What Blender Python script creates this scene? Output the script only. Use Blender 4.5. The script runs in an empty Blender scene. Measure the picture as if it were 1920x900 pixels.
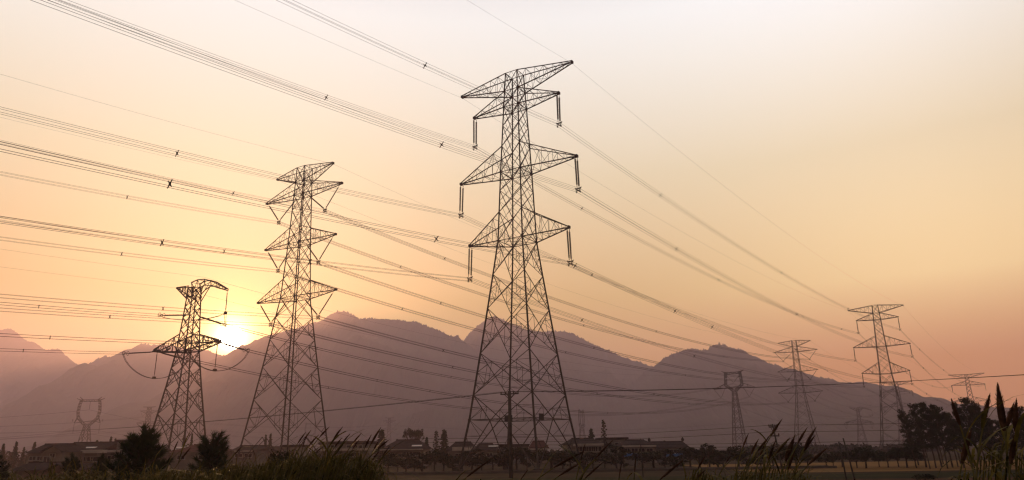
import bpy, math, random
from mathutils import Vector, Matrix
import numpy as np
R = math.radians
S = bpy.context.scene
C = S.collection
random.seed(7)

# ---------------------------------------------------------------- camera, sky, sun, exposure
HC = 2.5
FPX = 1337.43
PITCH = R(16.3977)
ROLL = -0.015387
cam = bpy.data.cameras.new('camera')
cam.sensor_width = 36
cam.lens = 36 * FPX / 1920
cam.clip_start = 0.1
cam.clip_end = 20000
camo = bpy.data.objects.new('camera', cam)
C.objects.link(camo)
camo.matrix_world = Matrix.Translation((0, 0, HC)) @ Matrix.Rotation(math.pi / 2 + PITCH, 4, 'X') @ Matrix.Rotation(ROLL, 4, 'Z')
S.camera = camo

SUN_DIR = Vector((-0.397, 1.0, 0.157)).normalized()
SUN_EL = math.asin(SUN_DIR.z)
SUN_AZ = math.atan2(SUN_DIR.x, SUN_DIR.y)
world = bpy.data.worlds.new('World')
S.world = world
world.use_nodes = True
nt = world.node_tree
for n in list(nt.nodes):
    nt.nodes.remove(n)
N, Lk = nt.nodes.new, nt.links.new


def wmath(op, a, b=None, clamp=False):
    n = N('ShaderNodeMath'); n.operation = op; n.use_clamp = clamp
    for i, v in enumerate((a, b)):
        if v is None: continue
        if isinstance(v, (int, float)): n.inputs[i].default_value = v
        else: Lk(v, n.inputs[i])
    return n.outputs[0]


def wmix(kind, fac, a, b):
    n = N('ShaderNodeMix'); n.data_type = 'RGBA'; n.blend_type = kind
    if isinstance(fac, (int, float)): n.inputs[0].default_value = fac
    else: Lk(fac, n.inputs[0])
    for i, v in ((6, a), (7, b)):
        if isinstance(v, tuple): n.inputs[i].default_value = v
        else: Lk(v, n.inputs[i])
    return n.outputs[2]


tc = N('ShaderNodeTexCoord')
vn = N('ShaderNodeVectorMath'); vn.operation = 'NORMALIZE'; Lk(tc.outputs['Generated'], vn.inputs[0])
sep = N('ShaderNodeSeparateXYZ'); Lk(vn.outputs[0], sep.inputs[0])
dt = N('ShaderNodeVectorMath'); dt.operation = 'DOT_PRODUCT'; Lk(vn.outputs[0], dt.inputs[0]); dt.inputs[1].default_value = SUN_DIR
cosang = dt.outputs['Value']


def ramp(fac, stops):
    r = N('ShaderNodeValToRGB'); Lk(fac, r.inputs[0]); e = r.color_ramp.elements
    while len(e) < len(stops): e.new(0.5)
    for el, (p, c) in zip(e, stops):
        el.position = p; el.color = (*c, 1)
    return r.outputs[0]


# hazy evening sky by elevation: the half of the sky near the sun, and the dimmer half away from it
SKY_SUN = [(0.0, (0.55, 0.17, 0.03)), (0.10, (0.56, 0.27, 0.03)), (0.20, (0.46, 0.33, 0.05)), (0.36, (0.70, 0.66, 0.43)), (0.55, (0.96, 1.0, 0.98)), (0.62, (0.85, 0.88, 0.92)), (0.74, (0.30, 0.32, 0.38)), (1.0, (0.16, 0.17, 0.22))]
SKY_AWAY = [(0.0, (0.85, 0.25, 0.02)), (0.10, (0.93, 0.35, 0.01)), (0.20, (1.42, 1.05, 0.46)), (0.36, (1.05, 0.89, 0.57)), (0.55, (1.20, 1.21, 1.22)), (0.62, (1.0, 1.03, 1.06)), (0.74, (0.30, 0.32, 0.38)), (1.0, (0.16, 0.17, 0.22))]
zc = wmath('MAXIMUM', sep.outputs[2], 0.0)
near_sun = ramp(zc, SKY_SUN)
off_sun = ramp(zc, SKY_AWAY)
# horizontal angle from the sun
hs = N('ShaderNodeCombineXYZ'); Lk(sep.outputs[0], hs.inputs[0]); Lk(sep.outputs[1], hs.inputs[1])
hn = N('ShaderNodeVectorMath'); hn.operation = 'NORMALIZE'; Lk(hs.outputs[0], hn.inputs[0])
hd = N('ShaderNodeVectorMath'); hd.operation = 'DOT_PRODUCT'; Lk(hn.outputs[0], hd.inputs[0])
hd.inputs[1].default_value = Vector((SUN_DIR.x, SUN_DIR.y, 0)).normalized()
mr = N('ShaderNodeMapRange'); mr.interpolation_type = 'SMOOTHSTEP'; Lk(hd.outputs['Value'], mr.inputs[0])
mr.inputs[1].default_value = math.cos(R(56)); mr.inputs[2].default_value = math.cos(R(12)); mr.inputs[3].default_value = 0; mr.inputs[4].default_value = 1
base = wmix('MIX', mr.outputs[0], off_sun, near_sun)
# the sky behind the camera is dimmer and greyer
mb = N('ShaderNodeMapRange'); mb.interpolation_type = 'SMOOTHSTEP'; Lk(hd.outputs['Value'], mb.inputs[0])
mb.inputs[1].default_value = -0.6; mb.inputs[2].default_value = 0.8; mb.inputs[3].default_value = 0.14; mb.inputs[4].default_value = 1
lowz = N('ShaderNodeMapRange'); Lk(zc, lowz.inputs[0]); lowz.inputs[1].default_value = 0.5; lowz.inputs[2].default_value = 0.95; lowz.inputs[3].default_value = 0; lowz.inputs[4].default_value = 1
bf = wmath('ADD', mb.outputs[0], wmath('MULTIPLY', wmath('SUBTRACT', 0.8, mb.outputs[0]), lowz.outputs[0]))
bright = N('ShaderNodeCombineColor')
for i in range(3): Lk(bf, bright.inputs[i])
base = wmix('MULTIPLY', 1.0, base, bright.outputs[0])
# aureole round the sun and the sun's own blown-out disc
ang = wmath('ARCCOSINE', wmath('MINIMUM', cosang, 1.0))
SUN_GLOW = [(R(13), 0.05, (1.0, 0.5, 0.16)), (R(8.0), 0.12, (1.0, 0.58, 0.12)), (R(3.2), 1.6, (1.0, 0.68, 0.16)), (R(1.25), 9.0, (1.0, 0.80, 0.38))]
for sg, amp, colr in SUN_GLOW:
    g = wmath('MULTIPLY', wmath('EXPONENT', wmath('MULTIPLY', wmath('POWER', wmath('DIVIDE', ang, sg), 2.0), -1.0)), amp)
    cc = N('ShaderNodeCombineColor')
    for i in range(3): Lk(wmath('MULTIPLY', g, colr[i]), cc.inputs[i])
    base = wmix('ADD', 1.0, base, cc.outputs[0])
disc = N('ShaderNodeMapRange'); disc.interpolation_type = 'SMOOTHSTEP'; Lk(ang, disc.inputs[0])
disc.inputs[1].default_value = R(0.62); disc.inputs[2].default_value = R(0.95); disc.inputs[3].default_value = 40; disc.inputs[4].default_value = 0
dc = N('ShaderNodeCombineColor')
for i, k in enumerate((1.0, 0.9, 0.7)): Lk(wmath('MULTIPLY', disc.outputs[0], k), dc.inputs[i])
base = wmix('ADD', 1.0, base, dc.outputs[0])
sky = N('ShaderNodeTexSky'); sky.sky_type = 'NISHITA'; sky.sun_disc = False
sky.sun_elevation = SUN_EL; sky.sun_rotation = SUN_AZ; sky.dust_density = 6; sky.air_density = 1.0; sky.altitude = 0
b1 = N('ShaderNodeBackground'); Lk(sky.outputs[0], b1.inputs[0]); b1.inputs[1].default_value = 0.012
b2 = N('ShaderNodeBackground'); Lk(base, b2.inputs[0]); b2.inputs[1].default_value = 1.0
ad = N('ShaderNodeAddShader'); Lk(b1.outputs[0], ad.inputs[0]); Lk(b2.outputs[0], ad.inputs[1])
wo = N('ShaderNodeOutputWorld'); Lk(ad.outputs[0], wo.inputs[0])

sun = bpy.data.lights.new('sun', 'SUN')
sun.energy = 2.0
sun.angle = R(0.5)
sun.color = (1.0, 0.55, 0.24)
suno = bpy.data.objects.new('sun', sun)
C.objects.link(suno)
suno.rotation_euler = SUN_DIR.to_track_quat('Z', 'Y').to_euler()

S.view_settings.view_transform = 'Standard'
S.view_settings.look = 'None'
S.view_settings.exposure = 0.0
S.view_settings.gamma = 1.0
S.render.engine = 'CYCLES'
S.cycles.use_denoising = True
S.cycles.denoiser = 'OPENIMAGEDENOISE'
S.cycles.max_bounces = 4
S.cycles.diffuse_bounces = 2
S.cycles.glossy_bounces = 1
S.cycles.volume_bounces = 3
S.cycles.transparent_max_bounces = 4
S.cycles.filter_width = 1.3

# air
HAZE_DENSITY = 0.00037
HAZE_COLOR = (0.97, 0.735, 0.85)
HAZE_G = 0.62


# ---------------------------------------------------------------- helpers
def ray(px, py):
    """direction of a photo pixel, per metre of forward distance"""
    c, s = math.cos(-ROLL), math.sin(-ROLL)
    u, w = px - 960, py - 450
    u, w = c * u - s * w, s * u + c * w
    p = PITCH
    d = Vector((u / FPX, math.cos(p) + w / FPX * math.sin(p), math.sin(p) - w / FPX * math.cos(p)))
    return d / d.y


def at(px, py, Y):
    return ray(px, py) * Y + Vector((0, 0, HC))


class MB:
    """collects bars, boxes, tubes and quads and links them as one mesh"""

    def __init__(self):
        self.v, self.f = [], []

    def bar(self, a, b, t, t2=None):
        a, b = Vector(a), Vector(b)
        d = b - a
        if d.length < 1e-6: return
        d.normalize()
        up = Vector((0, 0, 1)) if abs(d.z) < 0.95 else Vector((0, 1, 0))
        x = d.cross(up).normalized() * (t / 2)
        y = d.cross(x).normalized() * ((t if t2 is None else t2) / 2)
        n = len(self.v)
        for p in (a, b):
            self.v += [p - x - y, p + x - y, p + x + y, p - x + y]
        self.f += [(n, n + 1, n + 2, n + 3), (n + 7, n + 6, n + 5, n + 4)]
        for i in range(4):
            j = (i + 1) % 4
            self.f.append((n + i, n + 4 + i, n + 4 + j, n + j))

    def box(self, x0, x1, y0, y1, z0, z1):
        n = len(self.v)
        self.v += [Vector(p) for p in ((x0, y0, z0), (x1, y0, z0), (x1, y1, z0), (x0, y1, z0), (x0, y0, z1), (x1, y0, z1), (x1, y1, z1), (x0, y1, z1))]
        self.f += [(n, n + 3, n + 2, n + 1), (n + 4, n + 5, n + 6, n + 7)]
        for i in range(4):
            j = (i + 1) % 4
            self.f.append((n + i, n + j, n + 4 + j, n + 4 + i))

    def tube(self, pts, rad, k=5, close=True):
        pts = [Vector(p) for p in pts]
        n0 = len(self.v)
        for i, p in enumerate(pts):
            d = (pts[min(i + 1, len(pts) - 1)] - pts[max(i - 1, 0)]).normalized()
            up = Vector((0, 0, 1)) if abs(d.z) < 0.9 else Vector((0, 1, 0))
            x = d.cross(up).normalized(); y = d.cross(x)
            r = rad[i] if isinstance(rad, (list, tuple)) else rad
            for q in range(k):
                a = 2 * math.pi * q / k
                self.v.append(p + x * (r * math.cos(a)) + y * (r * math.sin(a)))
        for i in range(len(pts) - 1):
            for q in range(k):
                a, b = n0 + i * k + q, n0 + i * k + (q + 1) % k
                self.f.append((a, b, b + k, a + k))
        if close:
            self.f.append(tuple(n0 + q for q in reversed(range(k))))
            self.f.append(tuple(n0 + (len(pts) - 1) * k + q for q in range(k)))

    def face(self, *pts):
        n = len(self.v)
        self.v += [Vector(p) for p in pts]
        self.f.append(tuple(range(n, n + len(pts))))

    def blade(self, a, d0, length, width, droop, seg=4, twist=None):
        """a long narrow leaf that bends over"""
        p = Vector(a); d = Vector(d0).normalized()
        side = d.cross(Vector((0, 0, 1)))
        if side.length < 0.05: side = Vector((random.uniform(-1, 1), random.uniform(-1, 1), 0))
        side.normalize()
        if twist: side = (Matrix.Rotation(twist, 3, d) @ side)
        n = len(self.v)
        for i in range(seg + 1):
            t = i / seg
            w = width * (0.5 + 1.2 * t if t < 0.3 else 0.86 * (1 - ((t - 0.3) / 0.7) ** 1.6) + 0.02)
            self.v += [p - side * w / 2, p + side * w / 2]
            if i < seg:
                p = p + d * (length / seg)
                d = (d + Vector((0, 0, -droop / seg))).normalized()
        for i in range(seg):
            k = n + 2 * i
            self.f.append((k, k + 1, k + 3, k + 2))

    def mesh(self, name, mat=None, smooth=False):
        me = bpy.data.meshes.new(name)
        me.from_pydata([tuple(p) for p in self.v], [], self.f)
        if mat: me.materials.append(mat)
        if smooth:
            me.polygons.foreach_set('use_smooth', [True] * len(me.polygons))
        me.update()
        return me

    def build(self, name, mat, parent=None, smooth=False):
        return link(name, self.mesh(name, mat, smooth), parent)


def link(name, me, parent=None, loc=None):
    o = bpy.data.objects.new(name, me)
    C.objects.link(o)
    if parent: o.parent = parent
    if loc is not None: o.location = loc
    return o


def thing(name, label, cat, loc=(0, 0, 0), rz=0.0, group=None):
    o = bpy.data.objects.new(name, None)
    o.empty_display_size = 0.5
    C.objects.link(o)
    o.location = loc
    o.rotation_euler = (0, 0, rz)
    tag(o, label, cat, group)
    return o


def tag(o, label, cat, group=None):
    o['label'] = label
    o['category'] = cat
    if group: o['group'] = group
    return o


def struct(o, kind='structure'):
    o['kind'] = kind
    return o


def copy_tree(root, loc, rz=0.0, scale=None, label=None, group=None):
    r = root.copy(); C.objects.link(r)
    r.location = loc; r.rotation_euler = (0, 0, rz)
    if scale is not None: r.scale = scale if isinstance(scale, tuple) else (scale,) * 3
    if label: r['label'] = label
    if group: r['group'] = group
    for ch in list(root.children):
        c = ch.copy(); C.objects.link(c); c.parent = r
        for g in list(ch.children):
            d = g.copy(); C.objects.link(d); d.parent = c
    return r


ORD = 'first second third fourth fifth sixth seventh eighth ninth tenth eleventh twelfth thirteenth fourteenth fifteenth sixteenth seventeenth eighteenth nineteenth twentieth twenty-first twenty-second twenty-third twenty-fourth twenty-fifth twenty-sixth twenty-seventh twenty-eighth twenty-ninth thirtieth thirty-first thirty-second thirty-third thirty-fourth thirty-fifth thirty-sixth thirty-seventh thirty-eighth'.split()


def material(name, col, rough=0.8, metal=0.0, var=0.25, scale=3.0, col2=None, trans=0.0, bump=0.0, stretch=None, spec=0.02):
    m = bpy.data.materials.new(name)
    m.use_nodes = True
    t = m.node_tree
    b = t.nodes['Principled BSDF']
    b.inputs['Roughness'].default_value = rough
    b.inputs['Metallic'].default_value = metal
    b.inputs['Specular IOR Level'].default_value = spec
    g = t.nodes.new('ShaderNodeNewGeometry')
    nz = t.nodes.new('ShaderNodeTexNoise')
    nz.inputs['Scale'].default_value = scale; nz.inputs['Detail'].default_value = 5
    if stretch:
        mp = t.nodes.new('ShaderNodeMapping'); mp.inputs['Scale'].default_value = stretch
        t.links.new(g.outputs['Position'], mp.inputs['Vector']); t.links.new(mp.outputs[0], nz.inputs['Vector'])
    else:
        t.links.new(g.outputs['Position'], nz.inputs['Vector'])
    r = t.nodes.new('ShaderNodeValToRGB')
    r.color_ramp.elements[0].position = 0.32; r.color_ramp.elements[1].position = 0.68
    c2 = col2 or tuple(min(1, c * (1 + var)) for c in col)
    c1 = col if col2 else tuple(c * (1 - var) for c in col)
    r.color_ramp.elements[0].color = (*c1, 1); r.color_ramp.elements[1].color = (*c2, 1)
    t.links.new(nz.outputs['Fac'], r.inputs['Fac'])
    t.links.new(r.outputs['Color'], b.inputs['Base Color'])
    if bump:
        bp = t.nodes.new('ShaderNodeBump'); bp.inputs['Strength'].default_value = bump
        t.links.new(nz.outputs['Fac'], bp.inputs['Height']); t.links.new(bp.outputs[0], b.inputs['Normal'])
    if trans:
        tr = t.nodes.new('ShaderNodeBsdfTranslucent'); t.links.new(r.outputs['Color'], tr.inputs['Color'])
        mx = t.nodes.new('ShaderNodeMixShader'); mx.inputs[0].default_value = trans
        t.links.new(b.outputs[0], mx.inputs[1]); t.links.new(tr.outputs[0], mx.inputs[2])
        t.links.new(mx.outputs[0], t.nodes['Material Output'].inputs['Surface'])
    return m


M = dict(
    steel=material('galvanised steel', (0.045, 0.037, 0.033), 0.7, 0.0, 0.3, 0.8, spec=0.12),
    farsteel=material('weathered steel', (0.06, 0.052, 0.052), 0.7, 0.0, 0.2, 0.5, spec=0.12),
    insul=material('brown insulator glaze', (0.05, 0.03, 0.022), 0.35, 0, 0.2, 4, spec=0.25),
    wire=material('aluminium conductor', (0.035, 0.026, 0.024), 0.6, 0.0, 0.2, 0.6, spec=0.1),
    spacer=material('spacer casting', (0.06, 0.05, 0.045), 0.6, 0.2, 0.2, 4),
    plate=material('tower plate', (0.045, 0.04, 0.04), 0.6, 0, 0.2, 3),
    concrete=material('pole concrete', (0.06, 0.052, 0.046), 0.9, 0, 0.25, 2.5),
    bark=material('bark', (0.055, 0.04, 0.03), 0.95, 0, 0.4, 6, bump=0.4),
    leaf=material('broad leaf', (0.030, 0.040, 0.015), 0.7, 0, 0.4, 1.2, col2=(0.062, 0.070, 0.026), trans=0.18),
    leafdk=material('dark leaf', (0.014, 0.018, 0.010), 0.75, 0, 0.4, 1.0, col2=(0.034, 0.038, 0.018), trans=0.06),
    conif=material('conifer needle', (0.020, 0.028, 0.016), 0.8, 0, 0.4, 1.0, col2=(0.04, 0.048, 0.024), trans=0.06),
    needle=material('pine needle', (0.018, 0.028, 0.014), 0.6, 0, 0.4, 3.0, col2=(0.04, 0.055, 0.022), trans=0.1),
    reed=material('reed leaf', (0.016, 0.016, 0.005), 0.5, 0, 0.4, 5.0, col2=(0.17, 0.13, 0.026), trans=0.3),  # olive leaf colour; brighter yellow tone paints glints of light onto the blades
    stalk=material('reed stalk', (0.10, 0.085, 0.03), 0.6, 0, 0.3, 6.0),
    plume=material('reed plume', (0.035, 0.016, 0.010), 0.95, 0, 0.35, 14.0, col2=(0.09, 0.045, 0.026), trans=0.2),
    wall=material('plaster wall', (0.21, 0.175, 0.14), 0.9, 0, 0.15, 0.8),
    wall2=material('grey render', (0.16, 0.14, 0.125), 0.9, 0, 0.18, 0.8),
    wall3=material('brick wall', (0.19, 0.12, 0.09), 0.9, 0, 0.2, 1.5),
    band=material('painted parapet', (0.46, 0.37, 0.31), 0.85, 0, 0.1, 1.0),
    roof=material('dark tile', (0.028, 0.019, 0.018), 0.95, 0, 0.3, 1.6, bump=0.3),
    roofred=material('red tile', (0.07, 0.026, 0.02), 0.95, 0, 0.3, 1.6, bump=0.3),
    skylight=material('bright roof sheet', (0.6, 0.52, 0.45), 0.4, 0, 0.08, 2.0),
    bluesheet=material('blue sheet roof', (0.05, 0.13, 0.30), 0.5, 0, 0.15, 1.0),
    glass=material('dark window glass', (0.025, 0.025, 0.03), 0.15, 0, 0.2, 1.0, spec=0.25),
    frame=material('window frame', (0.35, 0.32, 0.28), 0.6, 0, 0.1, 2.0),
    door=material('door', (0.07, 0.05, 0.04), 0.6, 0, 0.2, 2.0),
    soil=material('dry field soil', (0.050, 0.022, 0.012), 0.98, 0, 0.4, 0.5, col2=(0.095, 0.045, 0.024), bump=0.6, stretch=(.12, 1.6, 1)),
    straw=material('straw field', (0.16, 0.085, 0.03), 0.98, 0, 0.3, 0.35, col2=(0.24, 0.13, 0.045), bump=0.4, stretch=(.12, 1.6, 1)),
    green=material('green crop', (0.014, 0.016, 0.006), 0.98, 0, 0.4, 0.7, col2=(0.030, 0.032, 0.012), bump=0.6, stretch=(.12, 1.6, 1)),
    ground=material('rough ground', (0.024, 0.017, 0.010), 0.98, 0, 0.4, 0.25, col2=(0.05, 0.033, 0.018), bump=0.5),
    kerb=material('canal concrete', (0.10, 0.08, 0.065), 0.9, 0, 0.15, 1.0),
    hill=material('forested slope', (0.020, 0.026, 0.016), 0.95, 0, 0.4, 0.012, col2=(0.05, 0.055, 0.03)),
)

# ---------------------------------------------------------------- land
GX, GY0, GY1 = 2600, -400, 3300


def sheet(name, x0, x1, y0, y1, z, mat, nx=1, wob=0.0):
    b = MB()
    for i in range(nx):
        xa, xb = x0 + (x1 - x0) * i / nx, x0 + (x1 - x0) * (i + 1) / nx
        w = lambda x, s: wob * math.sin(x * 0.11 + s) + wob * 0.6 * math.sin(x * 0.031 + 2 * s)
        b.face((xa, y0 + w(xa, 0), z), (xb, y0 + w(xb, 0), z), (xb, y1 + w(xb, 1.3), z), (xa, y1 + w(xa, 1.3), z))
    return struct(b.build(name, mat))


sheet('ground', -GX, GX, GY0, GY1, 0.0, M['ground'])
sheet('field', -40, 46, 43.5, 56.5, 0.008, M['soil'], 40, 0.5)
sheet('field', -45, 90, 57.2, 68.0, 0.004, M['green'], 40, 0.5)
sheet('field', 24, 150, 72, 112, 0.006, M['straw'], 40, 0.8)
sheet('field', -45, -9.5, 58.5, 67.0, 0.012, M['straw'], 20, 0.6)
sheet('path', -60, 60, 56.7, 57.1, 0.012, M['soil'], 30, 0.5)
b = MB(); b.box(-26, 36, 84.0, 84.35, 0, 0.26); b.box(-26, 36, 86.2, 86.55, 0, 0.26)
tag(b.build('irrigation_channel', M['kerb']), 'pale concrete irrigation channel running across the field under the tallest pylon', 'channel')


def fbm(x, y, seed=0):
    v, a, f = 0.0, 1.0, 1.0
    for o in range(5):
        v += a * math.sin(x * f * 1.7 + seed * 3.1 + o * 1.3 + 1.9 * math.sin(y * f * 1.1 + o + seed)) * math.cos(y * f * 1.3 + seed + o * 2.1 + 1.3 * math.sin(x * f * 0.9 + o))
        a *= 0.5; f *= 2.03
    return v


def mountain(crest, Y, seed, front=850, back=420, nu=560):
    pts = [at(px, py, Y) for px, py in crest]
    xs = [p.x for p in pts]; zs = [p.z for p in pts]
    rnd = random.Random(seed)
    b = MB(); nv = 50; grid = []
    # the crest carries a fringe of treetops
    fr = [0.0] * (nu + 1)
    for i in range(nu + 1):
        fr[i] = max(0, rnd.gauss(1.2, 1.7) + 2.4 * fbm(i * .09, 1.7, seed)) + (rnd.uniform(1.5, 4.5) if rnd.random() < 0.10 else 0)
    for i in range(nu + 1):
        x = xs[0] + (xs[-1] - xs[0]) * i / nu
        zc_ = float(np.interp(x, xs, zs))
        yo = 60 * fbm(x * 0.0021, 3.3, seed)
        row = []
        for j in range(nv + 1):
            t = j / nv
            if t <= 0.72:
                s = t / 0.72; y = Y + yo - front * (1 - s)
                prof = s ** 1.25
                rough = 1 - s
            else:
                s = (t - 0.72) / 0.28; y = Y + yo + back * s
                prof = 1 - s ** 1.1; rough = s
            n = fbm(x * 0.0052, y * 0.0040, seed)
            z = zc_ * prof + (34 * n + 14 * abs(fbm(x * 0.016, y * 0.006, seed + 4))) * math.sin(math.pi * min(max(prof, 0), 1)) * (zc_ / 300)
            if abs(prof - 1) < 1e-6: z += fr[i]
            elif prof > 0.06: z += rnd.uniform(-1, 1.4)
            if 0.9 < prof < 1: z = min(z, zc_ - 3)
            if t == 0 or t == 1: z = -0.8
            row.append(len(b.v)); b.v.append(Vector((x, y, z)))
        grid.append(row)
    for i in range(nu):
        for j in range(nv):
            b.f.append((grid[i][j], grid[i + 1][j], grid[i + 1][j + 1], grid[i][j + 1]))
    return struct(b.build('mountain', M['hill']))


mountain([(-300, 760), (-150, 660), (-60, 622), (0, 616), (12, 615), (25, 621), (50, 640), (72, 647), (85, 658), (100, 656), (112, 656), (120, 664), (132, 677), (148, 690), (190, 720), (260, 770), (330, 835)], 2500, 1)
mountain([(60, 765), (110, 712), (148, 690), (160, 685), (180, 675), (192, 669), (212, 671), (225, 667), (240, 656), (252, 647), (265, 643), (277, 648), (295, 647), (315, 648), (350, 654), (385, 658), (420, 667), (450, 676), (500, 700), (600, 760), (680, 835)], 2250, 2)
mountain([(330, 800), (390, 700), (430, 666), (450, 655), (480, 640), (520, 625), (560, 612), (590, 602), (605, 595), (616, 588), (628, 581), (640, 580), (655, 585), (668, 594), (700, 593), (735, 594), (755, 598), (775, 600), (790, 608), (815, 617), (838, 628), (850, 634), (858, 631), (867, 640), (900, 668), (960, 716), (1050, 790), (1100, 838)], 1950, 3)
mountain([(760, 760), (830, 676), (867, 640), (880, 625), (900, 610), (914, 601), (928, 597), (940, 602), (960, 612), (990, 626), (1015, 629), (1040, 629), (1056, 627), (1075, 633), (1095, 643), (1120, 652), (1150, 664), (1185, 678), (1200, 681), (1227, 688), (1290, 715), (1400, 775), (1480, 836)], 2150, 4)
mountain([(1120, 780), (1180, 722), (1227, 687), (1240, 676), (1258, 666), (1285, 657), (1297, 653), (1315, 658), (1328, 657), (1340, 648), (1350, 645), (1365, 650), (1385, 655), (1400, 664), (1420, 672), (1440, 682), (1470, 690), (1500, 700), (1540, 706), (1560, 711), (1580, 723), (1600, 734), (1625, 744), (1650, 747), (1690, 746), (1720, 750), (1760, 757), (1800, 766), (1860, 790), (1960, 828)], 1800, 5)

hz = MB(); hz.box(-GX - 60, GX + 60, GY0 - 50, GY1 + 60, -1.5, 1 + 8 * math.ceil(max(v.co.z for o in bpy.data.objects if o.name.startswith('mountain') for v in o.data.vertices) / 8))
hm = bpy.data.materials.new('evening haze'); hm.use_nodes = True
ht = hm.node_tree
for n in list(ht.nodes):
    if n.type != 'OUTPUT_MATERIAL': ht.nodes.remove(n)
pv = ht.nodes.new('ShaderNodeVolumePrincipled')
pv.inputs['Color'].default_value = (*HAZE_COLOR, 1)
pv.inputs['Density'].default_value = HAZE_DENSITY
pv.inputs['Anisotropy'].default_value = HAZE_G
ht.links.new(pv.outputs[0], [n for n in ht.nodes if n.type == 'OUTPUT_MATERIAL'][0].inputs['Volume'])
struct(hz.build('haze', hm), 'stuff')


# ---------------------------------------------------------------- pylons
def lerp_prof(prof, z):
    return float(np.interp(z, [p[0] for p in prof], [p[1] for p in prof]))


def lattice(b, prof, zs, kinds, tl, tb, tr):
    """square lattice body: prof = (z, half width); kinds per panel: X, XR (with redundants), Z"""
    H = lambda z: lerp_prof(prof, z)
    cor = [(-1, -1), (1, -1), (1, 1), (-1, 1)]
    P = lambda c, z: Vector((c[0] * H(z), c[1] * H(z), z))
    for c in cor:
        for za, zb in zip(zs, zs[1:]):
            k = tl * (0.55 + 0.45 * H(za) / H(zs[0]))
            b.bar(P(c, za), P(c, zb), k)
    for za, zb, kind in zip(zs, zs[1:], kinds):
        for q in range(4):
            c0, c1 = cor[q], cor[(q + 1) % 4]
            A, B_, D_, E_ = P(c0, za), P(c1, za), P(c0, zb), P(c1, zb)
            if kind[0] == 'X':
                b.bar(A, E_, tb); b.bar(B_, D_, tb)
                if 'R' in kind:
                    # crossing point splits by the widths
                    t = (B_ - A).length / ((B_ - A).length + (E_ - D_).length)
                    Xp = A.lerp(E_, t)
                    for lo, hi in ((A, D_), (B_, E_)):
                        m1 = lo.lerp(hi, t)
                        p1, p2 = lo.lerp(Xp, 0.5), hi.lerp(Xp, 0.5)
                        b.bar(m1, p1, tr); b.bar(m1, p2, tr); b.bar(p1, p2, tr)
                        b.bar(lo.lerp(hi, t * 0.5), p1, tr); b.bar(lo.lerp(hi, (1 + t) / 2), p2, tr)
                        b.bar(lo.lerp(hi, t * 0.5), lo.lerp(Xp, 0.25), tr)
            elif kind[0] == 'V':            # from the panel's upper corners down to the middle of its lower edge
                m = A.lerp(B_, 0.5)
                b.bar(D_, m, tb * 1.15); b.bar(E_, m, tb * 1.15)
                for lo, hi in ((A, D_), (B_, E_)):
                    b.bar(lo.lerp(hi, 0.5), hi.lerp(m, 0.5), tr); b.bar(lo, hi.lerp(m, 0.5), tr)
                    b.bar(lo.lerp(m, 0.5), hi.lerp(m, 0.5), tr)
            elif kind[0] == 'A':            # from the feet up to the middle of the upper edge
                m = D_.lerp(E_, 0.5)
                b.bar(A, m, tb * 1.3); b.bar(B_, m, tb * 1.3)
                for lo, hi in ((A, D_), (B_, E_)):
                    for s in (0.35, 0.68):
                        b.bar(lo.lerp(hi, s), lo.lerp(m, s), tr)
                    b.bar(lo.lerp(hi, 0.68), lo.lerp(m, 0.35), tr); b.bar(hi, lo.lerp(m, 0.68), tr)
                    b.bar(lo.lerp(hi, 0.35), lo.lerp(m, 0.16), tr)
            if 'H' in kind:
                b.bar(A, B_, tb * 1.1)
        if 'H' in kind:                     # gusset plates at the joints
            for c in cor:
                p = P(c, za); g_ = tl * .62
                b.box(p.x - g_, p.x + g_, p.y - g_, p.y + g_, za - g_ * .9, za + g_ * .9)
        if 'P' in kind:                     # plan bracing at the lower edge
            b.bar(P(cor[0], za), P(cor[2], za), tr * 1.2); b.bar(P(cor[1], za), P(cor[3], za), tr * 1.2)
            ms = [P(cor[q], za).lerp(P(cor[(q + 1) % 4], za), 0.5) for q in range(4)]
            for q in range(4): b.bar(ms[q], ms[(q + 1) % 4], tr)
    for q in range(4):
        b.bar(P(cor[q], zs[-1]), P(cor[(q + 1) % 4], zs[-1]), tb)


def crossarm(b, s, L, zt, zb, zu, prof, seg, tc_, tb, tipw=0.18, tiph=0.22):
    H = lambda z: lerp_prof(prof, z)
    hb, hu = H(zb), H(zu)
    for e in (-1, 1):
        b.bar((s * hb, e * hb, zb), (s * L, e * tipw, zt), tc_)
        b.bar((s * hu, e * hu, zu), (s * L, e * tipw, zt + tiph), tc_ * 0.85)
    low = lambda t, e: Vector((s * hb, e * hb, zb)).lerp(Vector((s * L, e * tipw, zt)), t)
    top = lambda t, e: Vector((s * hu, e * hu, zu)).lerp(Vector((s * L, e * tipw, zt + tiph)), t)
    for i in range(1, seg + 1):
        t0, t1 = (i - 1) / seg, i / seg
        for e in (-1, 1):
            if i < seg: b.bar(low(t1, e), top(t1, e), tb)
            if i % 2: b.bar(low(t0, e), top(t1, e), tb)
            else: b.bar(top(t0, e), low(t1, e), tb)
        b.bar(low(t1, -1), low(t1, 1), tb)
        b.bar(low(t0, -1 if i % 2 else 1), low(t1, 1 if i % 2 else -1), tb)
        if i < seg: b.bar(top(t1, -1), top(t1, 1), tb)
    b.box(min(s * L, s * (L + 0.25)), max(s * L, s * (L + 0.25)), -tipw - .06, tipw + .06, zt - 0.1, zt + tiph + 0.05)


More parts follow.
